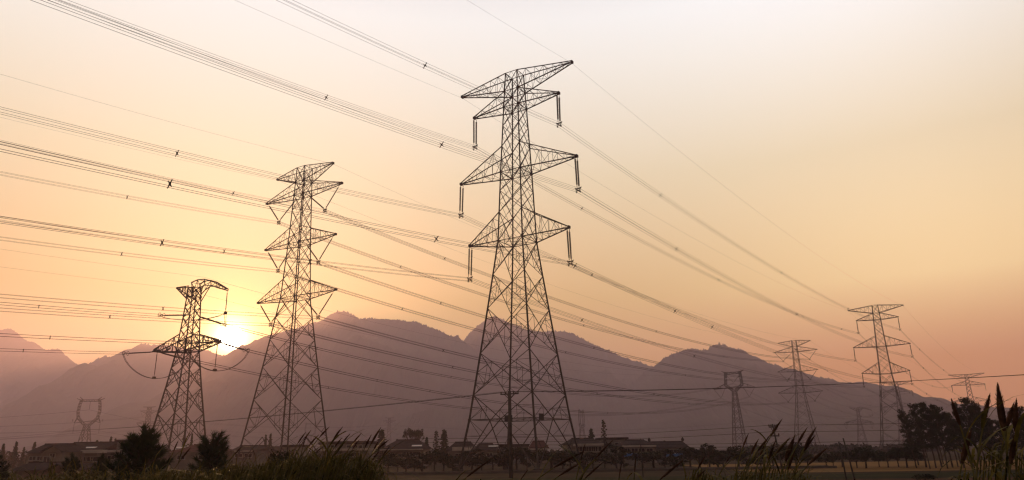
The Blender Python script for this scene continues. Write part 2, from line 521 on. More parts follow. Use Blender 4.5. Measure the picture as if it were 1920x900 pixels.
def insulator(b, a, c, r=0.14, discs=20, core=0.05):
    a, c = Vector(a), Vector(c)
    b.tube([a, c], core, 4)
    pts, rr = [], []
    for i in range(discs):
        t0 = 0.08 + 0.84 * i / discs; h = 0.84 / discs
        pts += [a.lerp(c, t0 + 0.15 * h), a.lerp(c, t0 + 0.5 * h), a.lerp(c, t0 + 0.85 * h)]
        rr += [core * 1.4, r, core * 1.4]
    b.tube(pts, rr, 6)


def yoke(b, p):
    p = Vector(p)
    b.bar(p + Vector((-0.42, 0, 0.25)), p + Vector((0.42, 0, 0.25)), 0.12)
    for sx in (-1, 1):
        b.bar(p + Vector((sx * .12, 0, .1)), p + Vector((sx * .32, 0, -0.35)), 0.1)
        b.bar(p + Vector((sx * .25, 0, .25)), p + Vector((sx * .48, 0, 0.4)), 0.09)
        for sy in (-1, 1):
            b.bar(p + Vector((sx * .28, sy * .25, -.28)), p + Vector((sx * .28, sy * .05, .2)), 0.034)
    b.bar(p + Vector((0, -.45, -.05)), p + Vector((0, .45, -.05)), 0.09)


# --- the two pylons with straight double insulator strings
T_Z = [54.99, 50.89, 46.07, 40.67, 35.79, 30.81, 25.90]
T_L = [9.42, 7.14, 7.14, 9.54, 9.65, 7.92, 8.05]
T_PROF = [(0, 5.75), (6.24, 4.75), (14.7, 3.72), (20.7, 3.02), (25.4, 2.48), (30.2, 1.95), (40.4, 1.62), (50.6, 1.22), (56.2, 0.98)]


def make_t(name, label, detail, loc, yaw, drop=0.0, mat='steel'):
    root = thing(name, label, 'pylon', loc, yaw, 'lattice pylons with straight insulator strings')
    prof = [(max(z - drop, 0) if z else 0, h) for z, h in T_PROF]
    d = drop
    zs = [0] + [z - d for z in (6.24, 9.34, 14.7, 20.7, 25.4, 30.2, 34.4, 37.6, 40.4, 44.4, 47.6, 50.6, 53.2, 56.2)]
    kinds = ['A', 'VHP', 'XR', 'XR', 'XR', 'XR', 'XHP', 'X', 'X', 'XHP', 'X', 'X', 'XHP', 'XH']
    b = MB(); k = 1.0 if detail else 1.25
    lattice(b, prof, zs, kinds, 0.20 * k, 0.072 * k, 0.040)
    # a second, finer lacing in the upper body
    H = lambda z: lerp_prof(prof, z)
    for za, zb in zip(zs[6:], zs[7:]):
        zm = (za + zb) / 2
        for (x0, y0), (x1, y1) in (((-1, -1), (1, -1)), ((1, -1), (1, 1)), ((1, 1), (-1, 1)), ((-1, 1), (-1, -1))):
            h0, h1, hm_ = H(za), H(zb), H(zm)
            for sx in (0, 1):
                xx, yy = (x0, y0) if sx == 0 else (x1, y1)
                b.bar((xx * hm_, yy * hm_, zm), (x0 * h0 * .5 + x1 * h0 * .5, y0 * h0 * .5 + y1 * h0 * .5, za), 0.034)
                b.bar((xx * hm_, yy * hm_, zm), (x0 * h1 * .5 + x1 * h1 * .5, y0 * h1 * .5 + y1 * h1 * .5, zb), 0.034)
    b.build('tower_body', M[mat], root)
    for s in (-1, 1):
        for (zt, L, zb, zu, seg) in ((55.1, T_L[0], 53.2, 56.2, 6), (T_Z[1], T_L[1], 50.6, 53.2, 4), (T_Z[3], T_L[3], 40.4, 44.4, 5), (T_Z[5], T_L[5], 30.2, 34.4, 5)):
            b = MB(); crossarm(b, s, L, zt - d, zb - d, zu - d, prof, seg, 0.125 * k, 0.04 * k)
            b.build('crossarm', M[mat], root)
        for i in (1, 3, 5):
            for e in (-1, 1):
                b = MB()
                insulator(b, (s * T_L[i], e * 0.33, T_Z[i] - d - 0.1), (s * T_L[i + 1], e * 0.30, T_Z[i + 1] - d + 0.35), 0.15 * (1 if detail else 1.2), 26 if detail else 8)
                o = b.build('insulator_string', M['insul'], root)
            b = MB(); yoke(b, (s * T_L[i + 1], 0, T_Z[i + 1] - d)); b.build('conductor_clamp', M['spacer'], root)
    # the feet's concrete stubs
    for sx in (-1, 1):
        for sy in (-1, 1):
            b = MB(); b.box(sx * 5.75 - .45, sx * 5.75 + .45, sy * 5.75 - .45, sy * 5.75 + .45, -0.2, 0.35); b.build('footing', M['concrete'], root)
    return root


t1 = make_t('lattice_pylon', 'tallest lattice pylon, standing in the middle of the fields behind the wooden-armed service pole', True, (0.759, 95, 0), R(-31.49))
b = MB(); b.box(.65, 1.75, -4.94, -4.86, 5.85, 6.6); b.build('warning_plate', M['plate'], t1)
b = MB(); b.box(4.86, 4.94, -3.75, -2.65, 5.95, 6.7); b.build('warning_plate', M['plate'], t1)
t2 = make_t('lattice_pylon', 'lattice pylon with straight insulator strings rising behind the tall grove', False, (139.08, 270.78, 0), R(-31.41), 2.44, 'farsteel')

# --- the two pylons with V-shaped insulator strings
B_Z = [54.71, 50.22, 45.61, 40.50, 35.82, 30.13, 25.61]
B_L = [7.56, 10.20, 6.29, 9.33, 5.42, 10.22, 6.25]
B_PROF = [(0, 5.6), (9.5, 4.35), (17.3, 3.35), (22.2, 2.75), (29.8, 1.86), (40.3, 1.42), (50.0, 1.15), (55.6, 1.0)]


def make_b(name, label, detail, loc, yaw, drop=0.0, mat='steel'):
    root = thing(name, label, 'pylon', loc, yaw, 'lattice pylons with V insulator strings')
    d = drop
    prof = [(max(z - d, 0) if z else 0, h) for z, h in B_PROF]
    zs = [0] + [z - d for z in (5.2, 11.6, 17.3, 22.2, 26.2, 29.8, 33.4, 37.0, 40.2, 43.4, 46.8, 49.9, 52.6, 55.6)]
    kinds = ['A', 'XR', 'XR', 'XR', 'XR', 'X', 'XHP', 'X', 'X', 'XHP', 'X', 'X', 'XHP', 'XH']
    b = MB(); k = 1.0 if detail else 1.25
    lattice(b, prof, zs, kinds, 0.20 * k, 0.072 * k, 0.040)
    H = lambda z: lerp_prof(prof, z)
    for za, zb in zip(zs[6:], zs[7:]):
        zm = (za + zb) / 2
        for (x0, y0), (x1, y1) in (((-1, -1), (1, -1)), ((1, -1), (1, 1)), ((1, 1), (-1, 1)), ((-1, 1), (-1, -1))):
            h0, hm_ = H(za), H(zm)
            for xx, yy in ((x0, y0), (x1, y1)):
                b.bar((xx * hm_, yy * hm_, zm), ((x0 + x1) * h0 * .5, (y0 + y1) * h0 * .5, za), 0.034)
    b.build('tower_body', M[mat], root)
    for s in (-1, 1):
        for (zt, L, zb, zu, seg) in ((54.8, B_L[0], 52.6, 55.6, 5), (B_Z[1], B_L[1], 49.9, 52.6, 5), (B_Z[3], B_L[3], 40.2, 43.4, 5), (B_Z[5], B_L[5], 29.8, 33.4, 6)):
            b = MB(); crossarm(b, s, L, zt - d, zb - d, zu - d, prof, seg, 0.125 * k, 0.04 * k)
            b.build('crossarm', M[mat], root)
        for i in (1, 3, 5):
            bot = Vector((s * B_L[i + 1], 0, B_Z[i + 1] - d + 0.3))
            out = Vector((s * (B_L[i] - 0.5), 0, B_Z[i] - d - 0.3)); inn = Vector((s * (H(B_Z[i] - d) + 0.5), 0, B_Z[i] - d - 0.6))
            for top_ in (out, inn):
                b = MB(); insulator(b, top_, bot, 0.14 * (1 if detail else 1.2), 26 if detail else 8); b.build('insulator_string', M['insul'], root)
            b = MB(); yoke(b, bot - Vector((0, 0, 0.3))); b.build('conductor_clamp', M['spacer'], root)
    for sx in (-1, 1):
        for sy in (-1, 1):
            b = MB(); b.box(sx * 5.6 - .45, sx * 5.6 + .45, sy * 5.6 - .45, sy * 5.6 + .45, -0.2, 0.35); b.build('footing', M['concrete'], root)
    return root


bt1 = make_b('lattice_pylon', 'tall lattice pylon with V insulator strings just right of the sun', True, (-40.03, 128.82, 0), R(-31.9))
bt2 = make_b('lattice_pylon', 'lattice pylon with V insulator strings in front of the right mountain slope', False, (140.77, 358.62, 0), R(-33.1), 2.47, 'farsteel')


# --- the angle pylon beside the sun: horned top, horizontal strain strings, looping jumpers
def arc(a, c, drop, n=16):
    a, c = Vector(a), Vector(c)
    out = []
    for i in range(n + 1):
        t = i / n
        p = a.lerp(c, t); p.z -= drop * (4 * t * (1 - t)) ** 0.75
        out.append(p)
    return out


LINE = 1.0


def make_c(name, label, detail, loc, yaw, sc=1.0, mat='steel'):
    root = thing(name, label, 'pylon', loc, yaw, 'angle pylons with looping jumper wires')
    root.scale = (sc, sc, sc)
    prof = [(0, 4.5), (8, 3.45), (15.5, 2.5), (23.3, 1.6), (30.5, 1.2), (37.0, 0.92)]
    zs = [0, 4.6, 10.6, 15.8, 19.9, 23.3, 25.4, 27.9, 30.5, 32.8, 35.0, 37.0]
    kinds = ['A', 'XR', 'XR', 'XR', 'XR', 'XHP', 'XH', 'X', 'X', 'X', 'XH']
    b = MB(); k = 1.05 if detail else 1.9
    lattice(b, prof, zs, kinds, 0.26 * k, 0.105 * k, 0.055)
    b.build('tower_body', M[mat], root)
    H = lambda z: lerp_prof(prof, z)
    # horn to the right, arching out and down; short ground-wire arm to the left
    b = MB()
    up = [(0.0, 38.0), (2.2, 38.3), (4.6, 38.1), (7.2, 37.3), (9.8, 36.1), (12.2, 35.0)]
    lo = [(0.9, 35.5), (2.6, 36.3), (4.6, 36.8), (7.0, 36.4), (9.6, 35.5), (12.2, 34.7)]
    for e in (-1, 1):
        w = [0.95, .85, .7, .55, .38, .15]
        U = [Vector((x, e * w[i], z)) for i, (x, z) in enumerate(up)]; W = [Vector((x, e * w[i], z)) for i, (x, z) in enumerate(lo)]
        for i in range(5):
            b.bar(U[i], U[i + 1], 0.17 * k); b.bar(W[i], W[i + 1], 0.15 * k); b.bar(U[i + 1], W[i], 0.08 * k); b.bar(U[i], W[i], 0.08 * k)
            if e == 1:
                b.bar(U[i], U[i] * 1 - Vector((0, 2 * w[i], 0)), 0.07 * k); b.bar(U[i], Vector((up[i + 1][0], -w[i + 1], up[i + 1][1])), 0.07 * k)
        b.bar((0.95, e * .95, 33.6), W[2], 0.12 * k)
        b.bar((0.95, e * .95, 37.0), U[0], .12 * k)
    b.build('crossarm', M[mat], root)
    b = MB()
    crossarm(b, -1, 6.84, 37.8, 34.6, 37.4, prof, 4, 0.17 * k, 0.08 * k)
    b.build('crossarm', M[mat], root)
    ARM = {-1: 12.2, 1: 10.6}
    for s in (-1, 1):
        b = MB(); crossarm(b, s, ARM[s] - .2, 24.3, 23.3, 27.0, prof, 5, 0.2 * k, 0.09 * k, 0.75, 0.5)
        for e in (-1, 1): b.bar((s * ARM[s], e * 1.0, 24.3), (s * (ARM[s] - 3), e * 1.35, 24.9), 0.16 * k)
        b.bar((s * ARM[s], -1.0, 24.3), (s * ARM[s], 1.0, 24.3), 0.2 * k)
        b.build('crossarm', M[mat], root)
    att = [(-12.0, 24.3, 4.7), (10.5, 24.3, 4.7), (0.9, 30.9, 5.0)]
    for (x, z, drop_) in att:
        ends = []
        for e in (-1, 1):
            y0 = e * (0.9 if z < 30 else 1.2)
            a = Vector((x, y0, z - 0.1)); c = Vector((x, y0 + e * 5.6, z - 0.95))
            for q in (-.22, .22):
                b = MB(); insulator(b, a + Vector((q, 0, 0)), c + Vector((q, 0, 0)), 0.15 * (1 if detail else 1.3), 26 if detail else 8, 0.07); b.build('insulator_string', M['insul'], root)
            b = MB()
            for r0 in (0, 1):      # grading rings
                ring = [c + Vector((.55 * math.cos(t * math.pi / 6), e * r0 * .9 - e * 0.2, .42 * math.sin(t * math.pi / 6))) for t in range(13)]
                b.tube(ring, 0.05, 4, False)
            b.bar(c + Vector((-.5, e * .3, 0)), c + Vector((.5, e * .3, 0)), .14)
            b.build('strain_clamp', M['spacer'], root)
            ends.append(c + Vector((0, e * .9, -.1)))
        for q in (-.2, .2):
            b = MB()
            off = 3.4 if z > 30 else 0
            if z > 30:
                mid = Vector((12.2, 0, 30.0))
                b.tube(arc(ends[0], mid + Vector((0, q, 0)), 1.2, 10) + arc(mid + Vector((0, q, 0)), ends[1], 1.2, 10)[1:], 0.05, 4)
            else:
                b.tube(arc(ends[0] + Vector((q, 0, 0)), ends[1] + Vector((q, 0, 0)), drop_, 18), 0.05, 4)
            b.build('jumper_wire', M['wire'], root)
        b = MB()
        if z > 30: insulator(b, (12.1, 0, 34.6), (12.2, 0, 30.3), 0.12, 20); b.box(11.95, 12.45, -.25, .25, 29.8, 30.3)
        else: insulator(b, (x, 0, 24.2), (x, 0, z - drop_ - .6), 0.10, 20); b.box(x - .25, x + .25, -.3, .3, z - drop_ - 1.15, z - drop_ - .65)
        b.build('jumper_string', M['insul'], root)
    return root


YC = R(-35)
ct1 = make_c('angle_pylon', 'horned angle pylon with looping jumper wires just left of the sun', True, (-68.45, 150, 0), YC)
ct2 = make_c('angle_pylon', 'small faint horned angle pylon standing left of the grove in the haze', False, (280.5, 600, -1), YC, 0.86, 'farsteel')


# --- distant double-arm strain pylons
def make_strain(label, loc, yaw, sc):
    root = thing('strain_pylon', label, 'pylon', loc, yaw, 'distant strain pylons')
    root.scale = (sc,) * 3
    prof = [(0, 5.2), (15, 3.2), (30, 1.7), (50, 1.0)]
    zs = [0, 5, 10, 14.5, 18.5, 22, 25, 28, 31, 34, 37, 40, 42.5, 45, 47.5, 50]
    b = MB(); lattice(b, prof, zs, ['X'] * 15, 0.42, 0.2, 0.1)
    b.build('tower_body', M['farsteel'], root)
    for s in (-1, 1):
        for (zt, L, zb, zu) in ((50.2, 11.0, 47.5, 50), (42.6, 10.2, 42.5, 45.4), (31.0, 11.6, 31, 34.2)):
            b = MB(); crossarm(b, s, L, zt, zb, zu, prof, 5, 0.24, 0.11); b.build('crossarm', M['farsteel'], root)
        for (z, L) in ((42.6, 10.2), (31.0, 11.6)):
            b = MB(); insulator(b, (s * L, 0, z), (s * L, 0, z - 4.2), .17, 8); b.build('jumper_string', M['insul'], root)
            for e in (-1, 1):
                b = MB(); insulator(b, (s * L, e * .3, z - .1), (s * L, e * 6, z - .7), .2, 8); b.build('insulator_string', M['insul'], root)
            b = MB(); b.tube(arc((s * L, -6, z - .7), (s * L, 6, z - .7), 4.0, 14), 0.06, 4); b.build('jumper_wire', M['wire'], root)
    return root


st3 = make_strain('distant strain pylon whose top shows above the grove, behind the tallest reed plumes', (327, 524, 0), R(-33), 1.0)
sb3 = make_strain('distant strain pylon half hidden behind the pylon at the grove', (294.5, 560, 0), R(-33), 0.965)


# --- cat-head pylons
def make_cat(label, loc, yaw, H=44.0, vee=True, sc=1.0, rounded=False):
    root = thing('cat_head_pylon', label, 'pylon', loc, yaw, 'cat-head pylons')
    root.scale = (sc,) * 3
    k = 1.2
    zw = H * (0.56 if rounded else 0.74); ztop = H * 0.985
    zs = [0] + [zw * q for q in (0.16, 0.31, 0.45, 0.58, 0.70, 0.81, 0.91, 1.0)]
    prof = [(0, 3.3), (zw, 1.05)] if not rounded else [(0, 4.3), (zw * 0.5, 2.5), (zw, 1.2)]
    b = MB(); lattice(b, prof, zs if not rounded else [0, zw * .3, zw * .56, zw * .8, zw], ['X'] * (8 if not rounded else 4), 0.34 * k, 0.17 * k, 0.09)
    b.build('tower_body', M['farsteel'], root)
    ht_ = lerp_prof(prof, zw)
    wi = 7.4 if vee else 6.2
    for s in (-1, 1):
        b = MB()
        if rounded: path = [(s * ht_, zw), (s * 3.0, zw + 1.4), (s * 5.7, zw + 4.2), (s * 6.3, zw + 8.0), (s * 6.0, zw + 11.5), (s * 5.3, ztop)]
        else: path = [(s * ht_, zw), (s * 3.6, zw + 2.2), (s * 5.3, zw + 3.4), (s * 5.0, zw + 7.2), (s * 4.7, ztop)]
        for e in (-1, 1):
            for i, ((xa, za), (xb, zb)) in enumerate(zip(path, path[1:])):
                w0, w1 = e * (ht_ if i == 0 else .6), e * .6
                b.bar((xa, w0, za), (xb, w1, zb), (0.18 if rounded else 0.26) * k)
                b.bar((xa - s * 1.1, w0, za + .5), (xb - s * 1.1, w1, zb + (0.5 if i < 2 else 0)), (0.14 if rounded else 0.2) * k)
                b.bar((xa, w0, za), (xb - s * 1.1, w1, zb + .2), 0.12 * k); b.bar((xa - s * 1.1, w0, za + .4), (xb, w1, zb), 0.12 * k)
        b.build('window_frame_leg', M['farsteel'], root)
        b = MB()
        xo = 12.0 if vee else 6.9
        for e in (-.6, .6):
            b.bar((s * path[1][0], e, zw + 2.9), (s * xo, e * .3, zw + 1.6), .2 * k); b.bar((s * abs(path[2][0]), e, zw + 4.4), (s * xo, e * .3, zw + 1.8), .2 * k)
            b.bar((s * 8, e * .8, zw + 2.4), (s * 8, e * .8, zw + 3.7), .12 * k)
        b.build('crossarm', M['farsteel'], root)
        if vee:
            bot = (s * 8.2, 0, zw - 3.4)
            for tp in ((s * (xo - .3), 0, zw + 1.5), (s * 4.9, 0, zw + 2.7)):
                b = MB(); insulator(b, tp, bot, .2, 8); b.build('insulator_string', M['insul'], root)
            b = MB(); insulator(b, (s * 4.2, 0, ztop - 1.2), (0, 0, ztop - 6.0), .2, 8); b.build('insulator_string', M['insul'], root)
        else:
            b = MB(); insulator(b, (s * xo, 0, zw + 1.5), (s * xo, 0, zw - 4.4), .2, 8); b.build('insulator_string', M['insul'], root)
    if not vee:
        b = MB(); insulator(b, (0, 0, ztop - .4), (0, 0, ztop - 5.8), .2, 8); b.build('insulator_string', M['insul'], root)
    b = MB()
    xt = 4.7 if not rounded else 5.6
    n = 8
    for e in (-.6, .6):
        b.bar((-xt, e, ztop), (xt, e, ztop), .22 * k); b.bar((-xt, e, ztop - 1.0), (xt, e, ztop - 1.0), .22 * k)
        for i in range(n):
            xa, xb = -xt + 2 * xt * i / n, -xt + 2 * xt * (i + 1) / n
            b.bar((xa, e, ztop if i % 2 else ztop - 1), (xb, e, ztop - 1 if i % 2 else ztop), .12 * k)
        for s in (-1, 1):
            b.bar((s * xt, e, ztop), (s * (xt + 1.9), 0, H + .2), .2 * k); b.bar((s * (xt - 1.6), e, ztop), (s * (xt + (1.9 if vee else .4)), 0, H + .2 + (0 if vee else .9)), .2 * k)
    b.build('top_beam', M['farsteel'], root)
    return root


cd = make_cat('cat-head pylon with V insulators, between the tallest pylon and the right mountain slope', (127, 420, 0), YC, 44.6)
cf = make_cat('rounded cat-head pylon standing behind the cream house on the left', (-244.6, 420, 0), R(8), 34.4, False, 1.0, True)
cf2 = make_cat('very faint rounded cat-head pylon behind the left reed bed', (-222, 800, 0), R(-6), 34.0, False, 1.0, True)
chh = make_cat('faint narrow cat-head pylon seen edge-on behind the dark-roofed house', (54.5, 600, 0), R(68), 32.5, False, 1.0, True)


def make_faint(label, loc, yaw, H):
    root = thing('twin_arm_pylon', label, 'pylon', loc, yaw, 'faint far pylons with two arm pairs')
    sc = H / 44.0; root.scale = (sc,) * 3
    prof = [(0, 4.6), (28, 1.7), (44, 1.2)]
    zs = [0, 6, 12, 17, 21.5, 25.5, 29, 32, 35, 38, 41, 44]
    b = MB(); lattice(b, prof, zs, ['X'] * 11, 0.6, 0.3, 0.15); b.build('tower_body', M['farsteel'], root)
    for s in (-1, 1):
        for (zt, L, zb, zu, vb) in ((44.0, 5.5, 43.6, 44, None), (40.6, 8.0, 38, 41, 35.6), (30.2, 10.0, 29, 32, 25.0)):
            b = MB(); crossarm(b, s, L, zt, zb, zu, prof, 3, .25, .12); b.build('crossarm', M['farsteel'], root)
            if vb:
                for tx in (L - .3, 1.9):
                    b = MB(); insulator(b, (s * tx, 0, zt - .3), (s * (L * .55 + 1), 0, vb), .2, 8); b.build('insulator_string', M['insul'], root)
    return root


fg = make_faint('faint pylon with V insulators between the cat-head pylon and the sun-side angle pylon', (-325, 650, 0), R(-4), 44)
fg2 = make_faint('very faint small pylon above the trees left of the hip-roofed house', (-136.6, 800, 0), R(5), 38)


# ---------------------------------------------------------------- conductors
def tower_pt(c, yaw, L, z, s, drop=0.0):
    return Vector((c[0] + s * L * math.cos(yaw), c[1] + s * L * math.sin(yaw), z - drop))


def wire_curve(A, B_, sag, n):
    out = []
    for i in range(n + 1):
        t = i / n
        p = A.lerp(B_, t); p.z -= 4 * sag * t * (1 - t); out.append(p)
    return out


SPM = MB()
for sx in (-1, 1):
    for sz in (-1, 1):
        SPM.bar((0, 0, 0), (sx * .28, 0, sz * .28), 0.06)
SPM.box(-.09, .09, -.05, .05, -.09, .09)
SPACER4 = SPM.mesh('spacer', M['spacer'])
SPM = MB(); SPM.bar((0, 0, -.3), (0, 0, .3), .1); SPM.bar((-.2, 0, .25), (.2, 0, .25), .09); SPM.bar((-.2, 0, -.25), (.2, 0, -.25), .09)
SPACER2 = SPM.mesh('spacer', M['spacer'])


def near_t(A, B_, sag, px):
    """parameter along the span whose bearing from the camera is that of photo column px (rough, for the spacers)"""
    best, bt = 1e9, 0.5
    for i in range(1, 200):
        t = i / 200; p = A.lerp(B_, t); p.z -= 4 * sag * t * (1 - t)
        d = p - Vector((0, 0, HC))
        y = d.y * math.cos(PITCH) + d.z * math.sin(PITCH)
        if y < 1: continue
        z = -d.y * math.sin(PITCH) + d.z * math.cos(PITCH)
        u, w = FPX * d.x / y, -FPX * z / y
        u = math.cos(ROLL) * u - math.sin(ROLL) * w
        if abs(960 + u - px) < best: best, bt = abs(960 + u - px), t
    return bt


def bundle(label, A, B_, sag, r=0.022, four=True, spots=(), gap=62, group=None, n=64, half=.225):
    A, B_ = Vector(A), Vector(B_)
    root = thing('conductor_bundle', label, 'power line', A, 0, group or 'conductor bundles between the pylons')
    m = MB(); m.tube([p - A for p in wire_curve(A, B_, sag, n)], r, 4)
    me = m.mesh('conductor', M['wire'])
    d = (B_ - A); side = Vector((d.y, -d.x, 0)).normalized()
    offs = [(-1, -1), (1, -1), (-1, 1), (1, 1)] if four else [(0, -1), (0, 1)]
    for sx, sz in offs:
        link('conductor', me, root, side * (sx * half) + Vector((0, 0, sz * half)))
    ts = [near_t(A, B_, sag, px) for px in spots]
    if not ts:
        L = d.length; q = max(2, int(L / gap)); ts = [(i + .5 + random.uniform(-.2, .2)) / q for i in range(q)]
    for t in ts:
        p = A.lerp(B_, t) - A; p.z -= 4 * sag * t * (1 - t)
        s_ = link('spacer', SPACER4 if four else SPACER2, root, p)
        s_.rotation_euler = (0, 0, math.atan2(side.y, side.x))
    return root


def single(name, label, A, B_, sag, r=0.016, cat='power line', n=48, group=None):
    A, B_ = Vector(A), Vector(B_)
    m = MB(); m.tube([p - A for p in wire_curve(A, B_, sag, n)], r, 4)
    o = m.build(name, M['wire']); o.location = A
    return tag(o, label, cat, group)


tc1, ty1 = (0.759, 95), R(-31.49)
tc2, ty2, td2 = (139.08, 270.78), R(-31.41), 2.44
bc1, by1 = (-40.03, 128.82), R(-31.9)
bc2, by2, bd2 = (140.77, 358.62), R(-33.1), 2.47
ARMN = {1: 'upper', 3: 'middle', 5: 'lower'}
SIDE = {-1: 'left', 1: 'right'}
T0 = {(1, -1): ((-149.71, -91.48, 40.93), 5.54, (605,)), (1, 1): ((-139.9, -101.85, 42.21), 5.9, (795,)),
      (3, -1): ((-151.44, -89.66, 30.59), 5.73, (330,)), (3, 1): ((-138.18, -103.68, 30.72), 5.16, (834,)),
      (5, -1): ((-150.34, -90.82, 21.03), 5.61, (583, 312)), (5, 1): ((-139.28, -102.52, 20.64), 4.96, (812, 322))}
B0 = {(1, -1): ((-186.76, -44.64, 46.57), 5.73, (235,)), (1, 1): ((-177.6, -53.27, 46.93), 5.56, (440,)),
      (3, -1): ((-186.12, -45.24, 36.67), 5.74, (230,)), (3, 1): ((-178.23, -52.67, 36.83), 5.7, (420,)),
      (5, -1): ((-186.73, -44.66, 26.83), 5.45, (209,)), (5, 1): ((-177.63, -53.25, 26.52), 5.6, (302,))}
TF = {(1, -1): (1092, 1348, 1578), (1, 1): (1236, 1464, 1590), (3, -1): (1110, 1493), (3, 1): (1271, 1494), (5, -1): (1092, 1300, 1480), (5, 1): (1073, 1263, 1337)}
BF = {(1, -1): (752, 1092, 1358), (1, 1): (832, 1232), (3, -1): (758, 1060, 1284), (3, 1): (824, 1113, 1384), (5, -1): (845, 1121, 1293), (5, 1): (828, 1226)}
for i in (1, 3, 5):
    for s in (-1, 1):
        a1 = tower_pt(tc1, ty1, T_L[i + 1], T_Z[i + 1], s)
        a2 = tower_pt(tc2, ty2, T_L[i + 1], T_Z[i + 1], s, td2)
        e0, sg, sp = T0[(i, s)]
        nm = ARMN[i] + ' ' + SIDE[s]
        bundle(f"four-wire bundle rising left from the tallest pylon's {nm} arm", a1, e0, sg, 0.016, True, sp, n=90)
        bundle(f"four-wire bundle falling right from the tallest pylon's {nm} arm", a1, a2, 3.9, 0.020, True, TF[(i, s)])
        zz = {1: 42.0, 3: 34.5, 5: 30.3}[i]; LL = {1: 10.2, 3: 7.0, 5: 11.6}[i]
        bundle(f"thin bundle beyond the grove pylon's {nm} arm", a2, tower_pt((327, 524), R(-33), LL, zz, s), 7.5, 0.035, False, gap=70, n=40)
        q1 = tower_pt(bc1, by1, B_L[i + 1], B_Z[i + 1], s)
        q2 = tower_pt(bc2, by2, B_L[i + 1], B_Z[i + 1], s, bd2)
        e0, sg, sp = B0[(i, s)]
        bundle(f"four-wire bundle running left from the sun-side V-string pylon's {nm} arm", q1, e0, sg, 0.016, True, sp, n=90)
        bundle(f"four-wire bundle falling right from the sun-side V-string pylon's {nm} arm", q1, q2, 6.35, 0.031, True, BF[(i, s)])
        bundle(f"thin bundle going on from the far V-string pylon's {nm} arm", q2, tower_pt((294.5, 560), R(-33), LL * .965, zz * .965, s), 8.0, 0.035, False, gap=70, n=40)
TE, BE = (((-151.28, -89.82, 51.14), 5.35), ((-138.33, -103.52, 51.28), 4.89)), (((-187.68, -43.77, 55.9), 5.9), ((-176.68, -54.14, 55.99), 5.98))
for s in (-1, 1):
    j = (s + 1) // 2
    a1 = tower_pt(tc1, ty1, T_L[0] + .1, T_Z[0], s); a2 = tower_pt(tc2, ty2, T_L[0], T_Z[0], s, td2)
    single('ground_wire', f'thin ground wire rising to the upper left from the {SIDE[s]} tip of the tallest pylon', a1, TE[j][0], TE[j][1], .013, n=70)
    single('ground_wire', f'thin ground wire from the {SIDE[s]} tip of the tallest pylon down to the grove pylon', a1, a2, 3.6, .014)
    single('ground_wire', f'thin ground wire beyond the {SIDE[s]} tip of the grove pylon', a2, tower_pt((327, 524), R(-33), 11, 50.2, s), 6, .02)
    q1 = tower_pt(bc1, by1, B_L[0] + .1, B_Z[0], s); q2 = tower_pt(bc2, by2, B_L[0], B_Z[0], s, bd2)
    single('ground_wire', f"thin ground wire running left from the sun-side V-string pylon's {SIDE[s]} tip", q1, BE[j][0], BE[j][1], .013, n=70)
    single('ground_wire', f"thin ground wire running right from the sun-side V-string pylon's {SIDE[s]} tip", q1, q2, 5.4, .014)
    single('ground_wire', f'thin ground wire beyond the {SIDE[s]} tip of the far V-string pylon', q2, tower_pt((294.5, 560), R(-33), 10.6, 48.4, s), 6, .02)


def local(c, yaw, p, sc=1.0):
    return Vector((c[0] + sc * (p[0] * math.cos(yaw) - p[1] * math.sin(yaw)), c[1] + sc * (p[0] * math.sin(yaw) + p[1] * math.cos(yaw)), p[2] * sc))


cc1, cdp, cep = (-68.45, 150), (127, 420), (280.5, 600)
CN = ['lower left arm', 'lower right arm', 'upper body']
for k_, (x, z, dx, dz_, sp1, sp2) in enumerate(((-12.0, 23.35, -8.2, 29.6, (37,), (614, 870, 1061)), (10.5, 23.35, 8.2, 29.6, (95,), (711, 807, 1138)), (0.9, 29.9, 0, 37.5, (77,), (590, 845, 1162)))):
    y0 = 6.8
    a = local(cc1, YC, (x, -y0, z)); f_ = local(cc1, YC, (x, y0, z))
    away = Vector((-math.sin(YC) * -1, -math.cos(YC), 0)) * 0
    back_ = a + Vector((-0.574, -0.819, 0)) * 240 + Vector((0, 0, 1.0))
    bundle(f'two-wire bundle running left from the {CN[k_]} of the angle pylon', a, back_, 4.9, .036, False, sp1, n=80)
    bundle(f'long sagging bundle from the angle pylon {CN[k_]} to the cat-head pylon', f_, local(cdp, YC, (dx, 0, dz_)), 11.0, .06, False, sp2)
    bundle(f'faint bundle behind the cat-head pylon towards the small angle pylon, {CN[k_]}', local(cdp, YC, (dx, 0, dz_)), local(cep, YC, (x, -y0, z), .86), 8.0, .04, False, n=40)
for lx, dxx, z1 in ((-6.9, -7.4, 37.9), (3.0, 7.4, 38.9)):
    w_ = 'left' if lx < 0 else 'right'
    a = local(cc1, YC, (lx, 0, z1))
    single('ground_wire', f'faint ground wire running left from the {w_} side of the angle pylon top', a, a + Vector((-0.574, -0.819, 0.004)) * 240, 4.2, .013)
    single('ground_wire', f'faint ground wire from the {w_} side of the angle pylon top to the cat-head pylon', a, local(cdp, YC, (dxx, 0, 44.8)), 8.5, .016)
